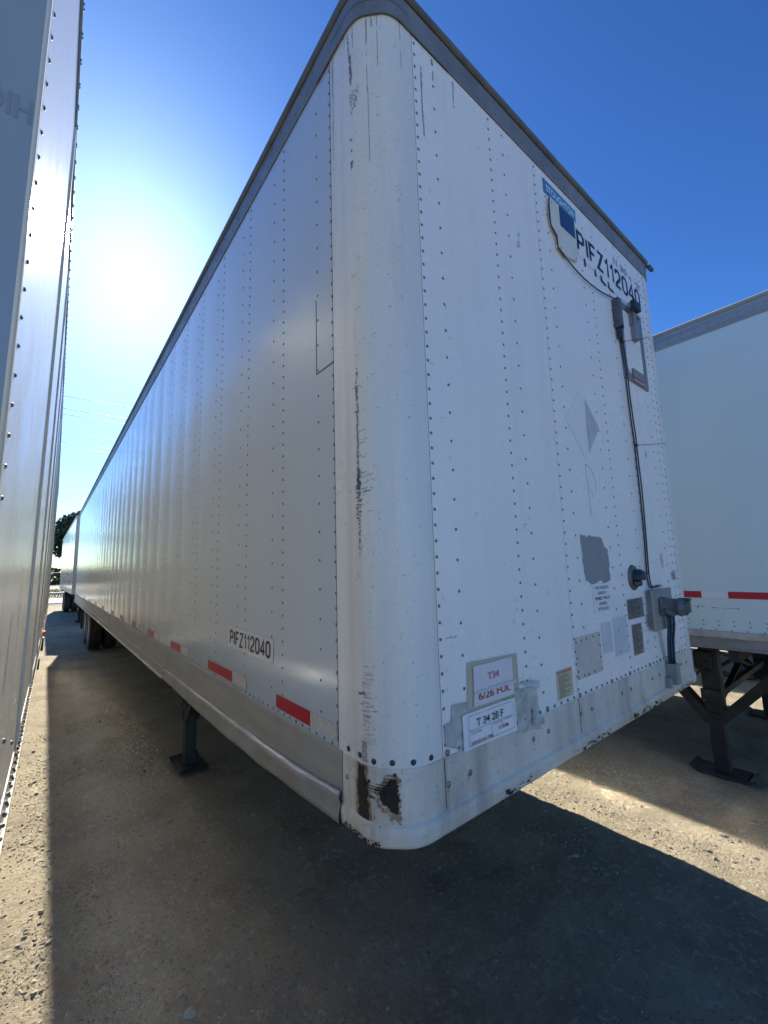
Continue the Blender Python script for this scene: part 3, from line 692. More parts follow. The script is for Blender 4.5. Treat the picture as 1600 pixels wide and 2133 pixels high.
# ---- nose equipment
b = MB(); b.prism([(1.098,3.695),(1.427,3.695),(1.430,3.770),(1.098,3.774)], front, .002, .003); bl = b.build('blue_sticker', MBLUE, T1)
b = MB(); text_into(b, 'STOUGHTON', front, 1.122, 3.712, .285, .040, .0036, 0, bold=.02); b.build('lettering', MTXTW, bl)
b = MB(); b.prism([(1.130,3.672),(1.122,3.64),(1.120,3.51),(1.175,3.478),(1.175,3.415),(1.25,3.397),(1.372,3.425),(1.384,3.55),(1.384,3.672)], front, .001, .016)
sol = b.build('solar_tracker', MPLA, T1)
b = MB(); rect(b, front, 1.214, 1.366, 3.555, 3.668, .0165, .019); b.build('solar_cell', MSOL, sol)
for x, z in ((1.14,3.645),(1.20,3.42),(1.36,3.435)):
    b = MB(); b.rivet((x,-.016,z),(0,-1,0),.004,.002,0); b.build('screw', MRV, sol)
b = MB(); b.tube([front(x, z, .012) for x, z in ((1.128,3.668),(1.117,3.62),(1.115,3.56),(1.120,3.51),(1.145,3.488),(1.170,3.474),(1.172,3.44),(1.178,3.410),(1.229,3.393),(1.30,3.377),(1.36,3.366),(1.44,3.357),(1.52,3.356),(1.60,3.360),(1.68,3.370),(1.76,3.385),(1.815,3.396))], .0038, 6); b.build('solar_cable', MCAB, T1)
b = MB(); b.prism([(1.418,3.500),(1.418,3.668),(2.30,3.668),(2.32,3.455),(1.86,3.455)], front, .0016, .0024); st = b.build('number_decal', MSTK, T1)
b = MB(); stroke_text(b, 'PIFZ112040', front, 1.428, 3.523, .85, .137, .0030, 0, shear=-.02, th=.19)
b.build('lettering', MBLK, st)
b = MB()
for P_ in ([(1.482,3.508),(1.500,3.508),(1.502,3.460),(1.484,3.460)], [(1.608,3.502),(1.624,3.502),(1.626,3.455),(1.610,3.455)], [(1.680,3.495),(1.700,3.495),(1.703,3.468),(1.748,3.462),(1.748,3.448),(1.683,3.455)], [(1.776,3.495),(1.796,3.495),(1.799,3.466),(1.852,3.461),(1.852,3.448),(1.780,3.452)]):
    b = MB(); b.prism(P_, front, .0026, .0034); b.build('old_lettering', MBLK, st)
for tx, xx, zz, ww, hh_ in (('11',1.905,3.675,.050,.045),('30',2.000,3.665,.105,.050),('4',2.125,3.655,.045,.045),('2',2.240,3.650,.060,.050)):
    b = MB(); text_into(b, tx, front, xx, zz, ww, hh_, .0032, 0, bold=.02); b.build('faded_lettering', MGHO, st)
b = MB(); b.box((1.806,-.040,3.205),(1.852,-.002,3.392), bev=.005); b.box((1.802,-.034,3.24),(1.858,-.004,3.33), bev=.004); gb = b.build('control_box', MBOX, T1)
b = MB(); b.box((1.815,-.032,3.135),(1.846,-.006,3.205), bev=.006); b.box((1.818,-.043,3.195),(1.84,-.036,3.215)); b.build('cable_plug', MCAB, gb)
b = MB(); b.rivet((1.82,-.041,3.27),(0,-1,0),.004,.003,0); b.build('screw', MALB, gb)
b = MB(); b.box((1.852,-.012,3.385),(2.06,-.004,3.405)); b.box((2.045,-.040,3.20),(2.095,-.004,3.40), bev=.005); b.box((2.03,-.02,3.30),(2.05,-.004,3.42)); b.box((2.06,-.034,3.38),(2.08,-.004,3.47)); lk = b.build('vent_door_latch', MBOX2, T1)
b = MB(); b.box((1.985,-.066,3.380),(2.085,-.041,3.435), bev=.003); b.build('black_block', MCAB, lk)
b = MB(); b.tube([(2.075+.012*math.cos(a), -.043-.004, 3.345+.014*math.sin(a)) for a in [i*math.tau/10 for i in range(11)]], .0025, 6); b.tube([(2.065,-.046,3.352),(2.062,-.046,3.31)], .0025, 6); b.build('hook', MRV, lk)
# vent door
b = MB()
def ringpoly(x0,x1,z0,z1,r_,n=5):
    P_ = []
    for cx, cz, a0 in ((x1-r_,z1-r_,0),(x0+r_,z1-r_,90),(x0+r_,z0+r_,180),(x1-r_,z0+r_,270)):
        for k in range(n+1): a = math.radians(a0+90*k/n); P_.append((cx+r_*math.cos(a), cz+r_*math.sin(a)))
    return P_
A = ringpoly(1.868,2.236,2.912,3.425,.004); B = ringpoly(1.925,2.190,2.958,3.385,.045); n = len(A)
vs = [front(p[0],p[1],.010) for p in A]+[front(p[0],p[1],.010) for p in B]+[front(p[0],p[1],0) for p in A]+[front(p[0],p[1],.002) for p in B]
fs = [(i,(i+1)%n,n+(i+1)%n,n+i) for i in range(n)]+[(i,2*n+i,2*n+(i+1)%n,(i+1)%n) for i in range(n)]+[(n+i,n+(i+1)%n,3*n+(i+1)%n,3*n+i) for i in range(n)]
b.add(vs, fs); 
for x, z in ((1.885,2.93),(1.885,3.2),(2.222,2.93),(2.215,3.1),(2.215,3.3)): b.rivet((x,-.010,z),(0,-1,0),.005,.003,1)
vf = b.build('vent_frame', [MFRM, MBOLT], T1)
b = MB(); b.prism(ringpoly(1.928,2.187,2.961,3.382,.042), front, .002, .007); vd = b.build('vent_door', MW, T1)
b = MB(); rect(b, front, 1.985, 2.150, 2.942, 2.998, .0105, .018); 
for x in (2.01,2.07,2.125): b.rivet((x,-.018,2.975),(0,-1,0),.005,.003,1)
b.build('hinge', [MALB, MRV], vd)
b = MB()
rect(b, front, 1.985, 2.150, 2.918, 2.938, .0105, .016)
b.build('hinge_stop', MRDF, vd)
# cables down the nose
b = MB()
c1_ = [(1.845,3.14),(1.862,3.12),(1.870,3.0),(1.874,2.92),(1.876,2.80),(1.884,2.645),(1.893,2.56),(1.896,2.495),(1.896,2.36),(1.898,2.22),(1.890,2.01),(1.880,1.90),(1.868,1.80),(1.864,1.74),(1.872,1.69),(1.90,1.672),(1.95,1.672),(2.02,1.678)]
b.tube([front(x, z, .009) for x, z in c1_], .0042, 6)
b.tube([front(x+(.010 if 2.5 < z < 2.75 else .004)+.003*math.sin(z*9), z, .018) for x, z in c1_], .0038, 6); b.build('cable', MCAB, T1)
for p, q in (((1.858,-.012,3.130),(1.985,-.118,3.150)), ((1.896,-.012,2.494),(2.060,-.118,2.508))):
    b = MB(); b.tube([p, ((p[0]+q[0])/2, (p[1]+q[1])/2, (p[2]+q[2])/2-.002), q], .0018, 5); b.box((p[0]-.008,p[1]-.012,p[2]-.008),(p[0]+.008,p[1],p[2]+.006)); b.build('cable_tie', MCAB, T1)
# faint placard remains
b = MB(); b.prism([(1.287,2.682),(1.112,2.505),(1.273,2.331),(1.462,2.519)], front, .0008, .0014); dm = b.build('diamond_placard', mat('faded_white_placard', (.77,.775,.78), .28), T1); dm['label'] = 'faded white diamond placard with one torn grey corner'
b = MB(); b.add([front(1.329,2.650,.0016), front(1.318,2.515,.0016), front(1.325,2.365,.0016), front(1.462,2.519,.0016)], [(0,1,2,3)]); b.build('torn_corner', mat('grey_placard_backing', (.52,.54,.57), .4, var=.5, vscale=20, vstretch=(2,1,.4)), dm)
b = MB(); b.tube([front(2.081+.010*math.cos(a), 2.469+.022*math.sin(a), .001) for a in [i*math.tau/12 for i in range(13)]], .0014, 4)
b.tube([front(x, z, .001) for x, z in ((1.273,2.30),(1.33,2.28),(1.36,2.22),(1.36,2.17))], .0009, 4); b.build('pen_mark', MPEN, T1); b = MB(); b.tube([front(x, z, .001) for x, z in ((1.273,2.30),(1.276,2.17),(1.285,2.05))], .0009, 4); b.tube([front(x, z, .001) for x, z in ((1.288,2.18),(1.31,2.165),(1.33,2.14))], .0008, 4)
b.build('pen_mark', MPEN, T1)
# grey primer patch
b = MB(); chips(b, front, [(1.158,1.948),(1.30,1.944),(1.366,1.945),(1.385,1.905),(1.421,1.876),(1.425,1.80),(1.420,1.735),(1.34,1.720),(1.31,1.74),(1.28,1.724),(1.21,1.724),(1.172,1.738),(1.156,1.80)], .0012, 0, .004, .007, ns=35, seed=3)
b.build('primer_patch', MPATCH, T1)
# lease label
b = MB(); rect(b, front, 1.222, 1.412, 1.588, 1.718, .001, .0018); ll = b.build('lease_label', MSTK, T1)
b = MB()
for k, (tx, wd) in enumerate((('THIS TRAILER IS', .142), ('LEASED BY', .092), ('PREMIER TRAILER', .156), ('LEASING', .078), ('817-421-2552', .110))):
    text_into(b, tx, front, 1.317-wd/2, 1.695-k*.0245, wd, .0145, .0022, 0, bold=.02)
b.build('lettering', MINK, ll)
# round breather with hood
b = MB(); b.lathe([(.001,.012),(.052,.012),(.064,.008),(.068,0)], (1.695,0,1.735), (0,-1,0), 28); vb = b.build('air_breather', mat('dull_green_metal', (.13,.14,.12), .5, metal=.3, var=.6, vscale=20), T1)
b = MB(); vs = []; n = 16
for i in range(n+1):
    a = math.pi*(i/n)
    for rr, oo in ((.048,.012),(.047,.040),(.036,.058),(.0,.062)): vs.append(front(1.700+rr*math.cos(a)*.9, 1.722+rr*math.sin(a)*1.2, oo))
fs = [(i*4+j,(i+1)*4+j,(i+1)*4+j+1,i*4+j+1) for i in range(n) for j in range(3)]+[(0,1,2,3),(n*4,n*4+3,n*4+2,n*4+1)]
b.add(vs, fs, 0, True); b.box((1.656,-.030,1.688),(1.744,-.010,1.722), bev=.01); b.build('hood', mat('black_hood', (.025,.035,.045), .4), vb)
# stamped plates
for x0,x1,z0,z1,nm,mm,rows,pol in ((1.583,1.785,1.524,1.626,'rating_plate',MPLT,11,None),(1.610,1.737,1.343,1.496,'rating_plate',MPLT,17,None),(1.802,1.867,1.463,1.532,'small_label',MSTK2,9,None)):
    b = MB(); rect(b, front, x0, x1, z0, z1, .001, .002); pl = b.build(nm, mm, T1)
    b = MB(); lines_print(b, front, x0+.008, x1-.006, z0+.004, z1-.004, rows, .0023, 0, h=.5, seed=rows, wmin=.005, wmax=.02); b.build('stamped_text', MINK, pl)
# socket plate and seven-way socket
b = MB(); b.box((1.825,-.036,1.44),(2.125,-.024,1.662), bev=.003); b.box((1.84,-.024,1.46),(1.87,0,1.64)); b.box((2.08,-.024,1.46),(2.11,0,1.64)); ap = b.build('socket_plate', MALU, T1)
b = MB(); b.lathe([(.001,.0),(.050,.0),(.050,.02),(.044,.03),(.046,.082),(.050,.084),(.050,.092),(.044,.096),(.044,.114),(.001,.118)], (1.957,-.036,1.566), (0,-1,0), 28)
b.box((1.905,-.052,1.520),(1.990,-.036,1.612), bev=.006); b.box((1.99,-.16,1.535),(2.01,-.13,1.60), bev=.004)
b.tube([(1.918,-.05,1.55),(1.93,-.08,1.535),(1.94,-.10,1.530)], .018, 10); 
for x,z in ((1.915,1.60),(1.915,1.53),(1.982,1.60),(1.94,1.512)): b.rivet((x,-.052,z),(0,-1,0),.006,.005,1)
so = b.build('electrical_socket', [MGLD, MBOLT2], T1)
b = MB(); b.lathe([(.001,.118),(.036,.118),(.040,.112)], (1.957,-.038,1.566), (0,-1,0), 20); b.box((1.945,-.175,1.60),(1.975,-.12,1.615), bev=.004); b.build('socket_lid', mat('dark_socket_lid', (.05,.07,.085), .4, var=.5, vscale=20), so)
b = MB(); b.box((1.998,-.060,1.135),(2.050,-.004,1.246), bev=.002); b.box((2.05,-.03,1.15),(2.09,-.004,1.225)); b.box((1.972,-.034,1.118),(1.998,-.004,1.175), bev=.003); trb = b.build('cable_bracket', MALU, T1)
for k, (dx, dy, mm) in enumerate(((0,0,MCABB),(.014,.006,MCAB),(-.010,.010,MCABB),(.024,-.006,MCABB))):
    b = MB(); b.tube([(1.945+dx,-.075+dy,1.525),(1.955+dx,-.072+dy,1.47),(1.978+dx*.9,-.052+dy,1.38),(2.000+dx*.9,-.040+dy,1.30),(2.016+dx*.8,-.034+dy,1.24)], .0062, 8); b.build('power_cable', mm, T1)
b = MB(); b.tube([(1.985,-.05,1.50),(1.99,-.05,1.46),(1.975,-.05,1.425),(1.995,-.05,1.415),(2.005,-.05,1.44),(1.99,-.05,1.455)], .002, 6); b.build('wire_loop', mat('pale_wire', (.5,.5,.48), .4, metal=.5), T1)
b = MB(); chips(b, front, [(2.27,1.70),(2.35,1.70),(2.35,1.745),(2.27,1.745)], .001, 0, .003, .008, thr=-.1, seed=3); b.build('sticker_residue', MSTAIN, T1); b = MB(); chips(b, front, [(2.12,1.78),(2.16,1.78),(2.16,1.86),(2.12,1.86)], .001, 0, .003, .006, thr=.1, seed=4); b.build('sticker_residue', MSTAIN, T1)
# riveted cover plate
b = MB(); rect(b, front, 1.020, 1.254, 1.331, 1.505, .0008, .0022)
for x, z in ((1.028,1.485),(1.075,1.488),(1.12,1.490),(1.185,1.492),(1.243,1.492),(1.028,1.42),(1.243,1.445),(1.028,1.365),(1.243,1.395),(1.030,1.340),(1.078,1.342),(1.12,1.342),(1.172,1.342),(1.243,1.344)): b.rivet((x,-.0022,z),(0,-1,0),.0058,.0035,1)
b.build('cover_plate', [MPLC, MBOLT2], T1)
b = MB(); rect(b, front, 1.275, 1.375, 1.40, 1.54, .0008, .0014); rect(b, front, 1.40, 1.56, 1.37, 1.55, .0007, .0012); b.build('bleached_sticker', MSTK2, T1)
# safety label
b = MB(); rect(b, front, .853, .977, 1.285, 1.396, .001, .0018, 0); sl = b.build('safety_label', MLBL, T1)
b = MB(); rect(b, front, .857, .973, 1.379, 1.393, .0020, .0024, 0); b.build('heading_band', mat('faded_pink_band', (.60,.36,.24), .5), sl)
b = MB(); text_into(b, 'SAFETY INSTRUCTIONS', front, .862, 1.3820, .106, .0085, .0027, 0, bold=.02); b.build('heading_lettering', MLBR, sl)
b = MB(); lines_print(b, front, .866, .966, 1.290, 1.376, 17, .0022, 0, h=.42, seed=4); b.build('printed_text', MINK, sl)
# pouches and papers
def crinkle(mb, to3, P_, n, m_, out, amp, mi=0, seed=0, curl=0):
    # bilinear quad P_[0..3]: bl, br, tr, tl
    vs = []
    for j in range(m_+1):
        for i in range(n+1):
            u = i/n; v = j/m_
            a = (1-u)*(1-v)*P_[0][0]+u*(1-v)*P_[1][0]+u*v*P_[2][0]+(1-u)*v*P_[3][0]
            z = (1-u)*(1-v)*P_[0][1]+u*(1-v)*P_[1][1]+u*v*P_[2][1]+(1-u)*v*P_[3][1]
            o = out+amp*(abs(noise.noise(Vector((a*16+seed, z*22, seed))))*1.2+.6*abs(noise.noise(Vector((a*45, z*50+seed, seed+2)))))+curl*max(0, u-.6)**2*6
            vs.append(to3(a, z, o))
    fs = [(j*(n+1)+i, j*(n+1)+i+1, (j+1)*(n+1)+i+1, (j+1)*(n+1)+i) for j in range(m_) for i in range(n)]
    mb.add(vs, fs, mi, True)
b = MB(); crinkle(b, front, [(.312,1.362),(.597,1.354),(.596,1.505),(.322,1.514)], 24, 14, .0015, .003, seed=1); pc = b.build('document_pouch', MPCH, T1)
b = MB(); crinkle(b, front, [(.342,1.374),(.562,1.371),(.560,1.498),(.348,1.498)], 22, 12, .0050, .0015, seed=2); pp = b.build('old_paper', MPAPR, pc)
b = MB(); text_into(b, 'T34', front, .418, 1.444, .062, .024, .0085, 0, bold=.012); b.build('faded_handwriting', MRDF, pp)
b = MB(); text_into(b, '6/26 FUL', front, .366, 1.390, .172, .024, .0078, 0, bold=.008); b.build('red_handwriting', MRDI, pp)
b = MB(); crinkle(b, front, [(.345,1.412),(.575,1.409),(.572,1.420),(.345,1.420)], 18, 4, .0082, .002, seed=5); b.build('fold', MSTK2, pp)
b = MB(); crinkle(b, front, [(.282,1.256),(.557,1.252),(.553,1.362),(.281,1.363)], 26, 12, .0065, .0018, seed=3, curl=.004); p2 = b.build('route_paper', MPAP, T1); p2['label'] = 'white taped paper reading T 34 28 F'
b = MB(); text_into(b, 'T 34 28 F', front, .345, 1.316, .140, .0235, .0115, 0, bold=.004); b.build('lettering', MBLK, p2)
b = MB(); text_into(b, 'DEPARTURE TIME', front, .316, 1.2665, .110, .0085, .0112, 0, bold=.02); b.build('red_lettering', MRDI, p2); b = MB(); text_into(b, '5:15AM', front, .455, 1.280, .052, .0115, .0125, 0, bold=.02); b.build('red_lettering', MRDI, p2)
b = MB(); text_into(b, 'CUSTOMER', front, .315, 1.298, .052, .0055, .0112, 0); b.build('small_lettering', MINK, p2); b = MB(); text_into(b, 'DROP TIME', front, .432, 1.301, .040, .0050, .0115, 0); b.build('small_lettering', MINK, p2); b = MB(); text_into(b, '6:00 AM', front, .492, 1.303, .036, .0050, .0125, 0); b.build('small_lettering', MINK, p2)
b = MB()
for a0, a1, z0, z1 in ((.306,.540,1.3525,1.3535),(.306,.540,1.3085,1.3095),(.306,.540,1.2645,1.2655),(.306,.307,1.2655,1.3525),(.539,.540,1.2655,1.3525),(.420,.421,1.2655,1.3085),(.475,.476,1.29,1.3085)): rect(b, front, a0, a1, z0, z1, .0106+(.003 if a0 > .5 else 0), .0112+(.003 if a0 > .5 else 0))
b.build('ruled_lines', MBLI, p2)
b = MB(); crinkle(b, front, [(.557,1.236),(.700,1.222),(.690,1.372),(.560,1.383)], 18, 16, .002, .008, seed=7, curl=.01); b.build('packing_tape', MTAPE, T1); b = MB(); crinkle(b, front, [(.60,1.398),(.690,1.366),(.704,1.392),(.612,1.404)], 8, 5, .008, .006, seed=9, curl=.012); b.build('packing_tape', MTAPE, T1); b = MB(); crinkle(b, front, [(.655,1.245),(.715,1.235),(.715,1.262),(.66,1.300)], 8, 5, .008, .006, seed=11, curl=.01)
b.build('packing_tape', MTAPE, T1); b = MB(); crinkle(b, front, [(.205,1.290),(.285,1.262),(.283,1.362),(.205,1.352)], 12, 12, .0015, .003, seed=4); b.build('packing_tape', MTAPE, T1); b = MB(); crinkle(b, front, [(.235,1.352),(.305,1.362),(.312,1.396),(.242,1.402)], 8, 6, .0015, .003, seed=5)
b.build('packing_tape', MTAPE, T1)
landing_gear(T1, (.42, W-.42), 3.62); tandem(T1, .07, W-.07, 12.1); underside(T1, 0, W, .3, L1-.1, 1.10)
b = MB(); b.box((.035,10.9,1.0),(.075,10.98,1.035)); b.build('side_marker', MORG, T1)
for x in (.40, W-.40): mudflap(T1, x, 14.3)

# ------------------------------------------------------------------ LEFT TRAILER (T2)
T2 = thing('semi_trailer', 'cream-white plate trailer at the left edge, side seen edge-on in sunlight', 'trailer', (-.836,0,0), (0, .011, -.011))
Y0 = -.105; L2 = 13.0; zb2, zt2 = 1.19, 3.96
def side2(y, z, o): return (o, y, z)
b = MB(); b.box((-W+.01,Y0+.01,1.05),(-.006,L2,zt2)); b.build('inner_frame', MCORE, T2)
seams = [1.30+1.19*k for k in range(0, 10)]
b = MB(); ys = [Y0+.012]+seams+[L2]
for a, c_ in zip(ys[:-1], ys[1:]):
    if c_-a > .05: b.box((-.005, a+.001, zb2), (0, c_-.001, zt2))
z = 1.24
while z < 3.95: b.rivet((0, -.060, z), (1,0,0), .0040, .0026, 1); z += .0508
for y_, z_ in ((.55,1.42),(.42,1.35),(.40,1.30),(.95,1.30)): b.rivet((0,y_,z_),(1,0,0),.007,.006,1)
for k in range(3): chips(b, side2, [(.1+.28*k,1.45+.12*k),(.13+.28*k,1.45+.12*k),(.15+.28*k,1.62+.12*k),(.12+.28*k,1.62+.12*k)], .0008, 2, .004, .006, thr=.1, seed=k)
b.build('side_panel', [MT2S, MRV, MSCR], T2)
b = MB(); b.box((-W,Y0,zb2),(-W+.005,L2,zt2)); b.build('side_panel', MT2S, T2)
for y in seams:
    b = MB(); b.box((-.002, y, zb2+.01), (.0085, y+.075, zt2-.01), bev=.001); b.build('seam_batten', MT2S, T2)
b = MB(); b.sweep([(-.007,Y0),(-.003,Y0+.001),(-.001,Y0+.003),(0,Y0+.008)], [(0,zb2),(0,zt2),(-.004,zt2),(-.004,zb2)], 0, True); b.build('corner_post', MT2S, T2)
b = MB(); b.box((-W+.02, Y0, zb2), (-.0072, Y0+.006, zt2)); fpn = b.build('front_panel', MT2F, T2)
b = MB(); text_into(b, 'HIGH', lambda a, z, o: (a, Y0-o, z), -.010, 2.575, .085, .044, .001, 0, bold=.02, flip=-1); b.build('reflected_lettering', MT2L, fpn)  # reflection of an unseen sign, painted on the glossy plate as mirror-image letters
b = MB(); b.sweep([(-W,L2),(-W,Y0),(0,Y0),(0,L2)][::1], [(-.02,zt2),(.004,zt2),(.010,zt2+.004),(.010,zt2+.05),(-.02,zt2+.05)], 0)
y = 0
while y < L2: b.rivet((.010, y, zt2+.02), (1,0,0), .006, .004, 1); b.rivet((.010, y+.03, zt2+.035), (1,0,0), .006, .004, 1); y += .11
b.build('top_rail', [MT3R, MRV], T2)
b = MB(); b.box((-W+.01,Y0+.01,zt2),(-.01,L2,zt2+.03)); b.build('roof', MT2S, T2)
b = MB(); b.sweep([(-W,L2),(-W,Y0),(0,Y0),(0,L2)], [(-.02,zb2),(.002,zb2),(.003,1.085),(.010,1.08),(.010,1.06),(-.02,1.06)], 0)
rr2 = random.Random(5); y = 0.0
while y < L2-.2:
    for z in (1.165,1.135,1.105): b.rivet((.0035, y+rr2.uniform(-.01,.01), z), (1,0,0), .0065, .007, 1, 6)
    y += .075
b.build('bottom_rail', [MT2S, MRV], T2)
b = MB(); b.box((.003,5.9,1.10),(.036,6.02,1.16), bev=.006); b.build('side_marker', MORG, T2)
b = MB(); b.box((-.03,6.1,.90),(.024,6.35,1.06)); b.build('step_bracket', MUND, T2); b = MB(); b.box((-.04,4.35,.96),(.018,4.6,1.06)); b.build('step_bracket', MUND, T2)
landing_gear(T2, (-W+.45, -.45), 2.9); tandem(T2, -W+.07, -.07, 10.0); underside(T2, -W, 0, Y0+.3, L2-.1, 1.04)

# ------------------------------------------------------------------ RIGHT TRAILER (T3)
T3 = thing('semi_trailer', 'smooth white-walled trailer on the right with red and white tape along its base', 'trailer', (3.552,0,0))
a3, b3 = -3.1, 13.0
b = MB(); b.box((.006,a3+.01,1.12),(W-.006,b3,3.86)); b.build('inner_frame', MCORE, T3)
b = MB(); vs = []; ny = 140; nz_ = 30
for j in range(nz_+1):
    for i in range(ny+1):
        y = a3+(b3-a3)*i/ny; z = 1.235+(3.742-1.235)*j/nz_; vs.append((-.0015*noise.noise(Vector((y*.5, z*.6, 2))), y, z))
b.add(vs, [(j*(ny+1)+i, j*(ny+1)+i+1, (j+1)*(ny+1)+i+1, (j+1)*(ny+1)+i) for j in range(nz_) for i in range(ny)], 0, True)
y = a3+.1
while y < 4:
    for z in (1.316,1.280,1.245): b.rivet((-.0005, y+(.02 if z < 1.25 else 0), z), (-1,0,0), .0055, .003, 1)
    y += .1
chips(b, side, [(.20,1.44),(.24,1.40),(.245,1.405),(.205,1.445)], .002, 2, .003, .003, thr=.0, seed=1)
chips(b, side, [(.36,1.425),(-.05,1.415),(-.05,1.420),(.36,1.432)], .002, 2, .003, .004, thr=.05, stretch=(.5,1), seed=2)
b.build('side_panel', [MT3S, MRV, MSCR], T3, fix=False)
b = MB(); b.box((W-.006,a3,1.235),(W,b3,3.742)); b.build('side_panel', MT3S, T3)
b = MB(); b.box((.0,a3-.006,1.235),(W,a3,3.86)); b.build('front_panel', MT3S, T3)
P3 = [(0,b3),(0,a3),(W,a3),(W,b3)]
b = MB(); b.sweep(P3, [(-.02,3.742),(.008,3.742),(.010,3.748),(.010,3.868),(-.02,3.868)], 0)
y = a3+.1
while y < 5: b.rivet((-.010,y,3.815),(-1,0,0),.0055,.003,1); b.rivet((-.010,y-.002,3.778),(-1,0,0),.0055,.003,1); y += .1
b.build('top_rail', [MT3R, MRV], T3)
b = MB(); b.sweep(P3, [(-.02,3.868),(.012,3.868),(.020,3.875),(.024,3.895),(.010,3.906),(-.02,3.906)], 0); b.build('roof_edge', MALU, T3)
b = MB(); b.box((.01,a3,3.87),(W-.01,b3,3.895)); b.build('roof', MT3S, T3)
b = MB(); b.sweep(P3, [(-.02,1.233),(.010,1.233),(.012,1.228),(.012,1.188),(.006,1.184),(.006,1.180),(-.02,1.180)], 0); b.build('base_rail', MT3B, T3)
b = MB(); b.sweep(P3, [(-.02,1.178),(.003,1.178),(.004,1.112),(.012,1.104),(.012,1.092),(-.02,1.092)], 0)
for y in (.20,.02,-.02,-.6): b.box((-.012,y,1.165),(-.004,y+.03,1.190), bev=.003)
b.build('lower_rail', MFRM, T3)
yy = 3.4
seq = True
y0 = -2.9
k = 0; y = -.27-.178
tp = [( .19,.46,1),(.012,.19,0),(-.27,.012,1),(-.448,-.27,0),(-.73,-.448,1),(-.908,-.73,0),(.46,.64,0),(.64,.92,1)]
for a, c_, red in tp: tape(T3, side, a+.0005, c_-.0005, 1.498, 1.552, MRED2 if red else MTXTW, 'red_reflector' if red else 'white_reflector')
landing_gear(T3, (.31, W-.31), .27); tandem(T3, .07, W-.07, 9.2); underside(T3, 0, W, a3+.3, b3-.1, 1.08)
b = MB(); b.lathe([(.001,0),(.28,0),(.30,.03),(.30,.55),(.28,.58),(.001,.58)], (.55, 1.3, .80), (1,0,0), 28); b.build('air_tank', MUND, T3)

# ------------------------------------------------------------------ NEXT TRAILER BEYOND (T5), glimpsed under T3
T5 = thing('semi_trailer', 'shadowed trailer beyond the smooth-walled one, only its landing gear and underside glimpsed beneath it', 'trailer', (7.30,0,0))
b = MB(); b.box((.006,-2.5,1.12),(W-.006,12.5,3.95)); b.build('box_body', MT4S, T5)
landing_gear(T5, (.36, W-.36), .9); tandem(T5, .07, W-.07, 9.0); underside(T5, 0, W, -2.3, 12.3, 1.10)
# ------------------------------------------------------------------ FAR TRAILER (T4)
T4 = thing('semi_trailer', 'white trailer parked behind the rear end of the large riveted trailer', 'trailer', (-.03,17.7,0), (0,0,.008))
L4 = 12.4
b = MB(); b.box((.006,.01,1.24),(W-.006,L4,3.97)); b.build('inner_frame', MCORE, T4)
b = MB(); vs = []; ny = 90; nz_ = 16
for j in range(nz_+1):
    for i in range(ny+1):
        y = .02+(L4-.02)*i/ny; z = 1.38+(3.93-1.38)*j/nz_; vs.append((-.003*noise.noise(Vector((y*1.6, z*.5, 2)))-.002*abs(math.sin(y*math.pi/.6)), y, z))
b.add(vs, [(j*(ny+1)+i, j*(ny+1)+i+1, (j+1)*(ny+1)+i+1, (j+1)*(ny+1)+i) for j in range(nz_) for i in range(ny)], 0, True); b.build('side_panel', MT4S, T4, fix=False)
b = MB(); b.box((W-.006,0,1.38),(W,L4,3.93)); b.build('side_panel', MT4S, T4)
b = MB(); b.box((0,-.006,1.24),(W,.02,3.95), bev=.01); b.build('front_panel', MT4F, T4)
P4 = [(0,L4),(0,0),(W,0),(W,L4)]
b = MB(); b.sweep(P4, [(-.02,3.93),(.006,3.93),(.008,4.02),(-.02,4.02)], 0); b.build('top_rail', MT3R, T4)
b = MB(); b.sweep(P4, [(-.02,1.378),(.006,1.378),(.008,1.20),(-.02,1.20)], 0); b.build('bottom_rail', MT3B, T4)
b = MB(); b.box((.01,.01,3.98),(W-.01,L4,4.01)); b.build('roof', MT4S, T4)
landing_gear(T4, (.42, W-.42), 2.6); tandem(T4, .07, W-.07, 9.3); underside(T4, 0, W, .3, L4-.1, 1.19)

# ------------------------------------------------------------------ BACKGROUND
def crown(name, mats, parent, blobs, n, ls, seed):
    r = random.Random(seed); mb = MB()
    tot = sum(b_[3]*b_[4] for b_ in blobs)
    for (cx, cy, cz, rx, rz) in blobs:
        k = int(n*rx*rz/tot)
        for i in range(k):
            v = Vector((r.gauss(0,1), r.gauss(0,1), r.gauss(0,1))).normalized()*(r.random()**.28)
            p = Vector((cx+v.x*rx, cy+v.y*rx, cz+v.z*rz))
            if noise.noise(p*.55)+.4*noise.noise(p*1.6) < -.26: continue
            s_ = ls*r.uniform(.6, 1.5); a = Vector((r.gauss(0,1), r.gauss(0,1), r.gauss(0,.6))).normalized(); b_ = a.orthogonal().normalized(); 
            q = r.uniform(0, math.tau); b2 = b_*math.cos(q)+a.cross(b_)*math.sin(q); 
            mb.add([p-a*s_, p+b2*s_*.5, p+a*s_, p-b2*s_*.5], [(0,1,2,3)], 0)
    return mb.build(name, mats, parent, fix=False)
TR = thing('broadleaf_tree', 'dense dark green tree rising behind the far trailers', 'tree', (3.9,72,0))
tb = MB(); tb.tube([(0,0,-.1),(.2,0,2),(-.1,.2,4),(.1,0,6),(.3,.2,8)], [.42,.34,.28,.2,.1], 10)
for k in range(9):
    a = k*2.4; z = 3+k*.55; tb.tube([(0,0,z),(math.cos(a)*1.6,math.sin(a)*1.6,z+1.0),(math.cos(a)*3.6,math.sin(a)*3.6,z+1.6)], [.16,.1,.04], 6)
tb.build('trunk', MTRK, TR)
blobs = [(0,0,8.1,4.6,3.1)]
rb = random.Random(2)
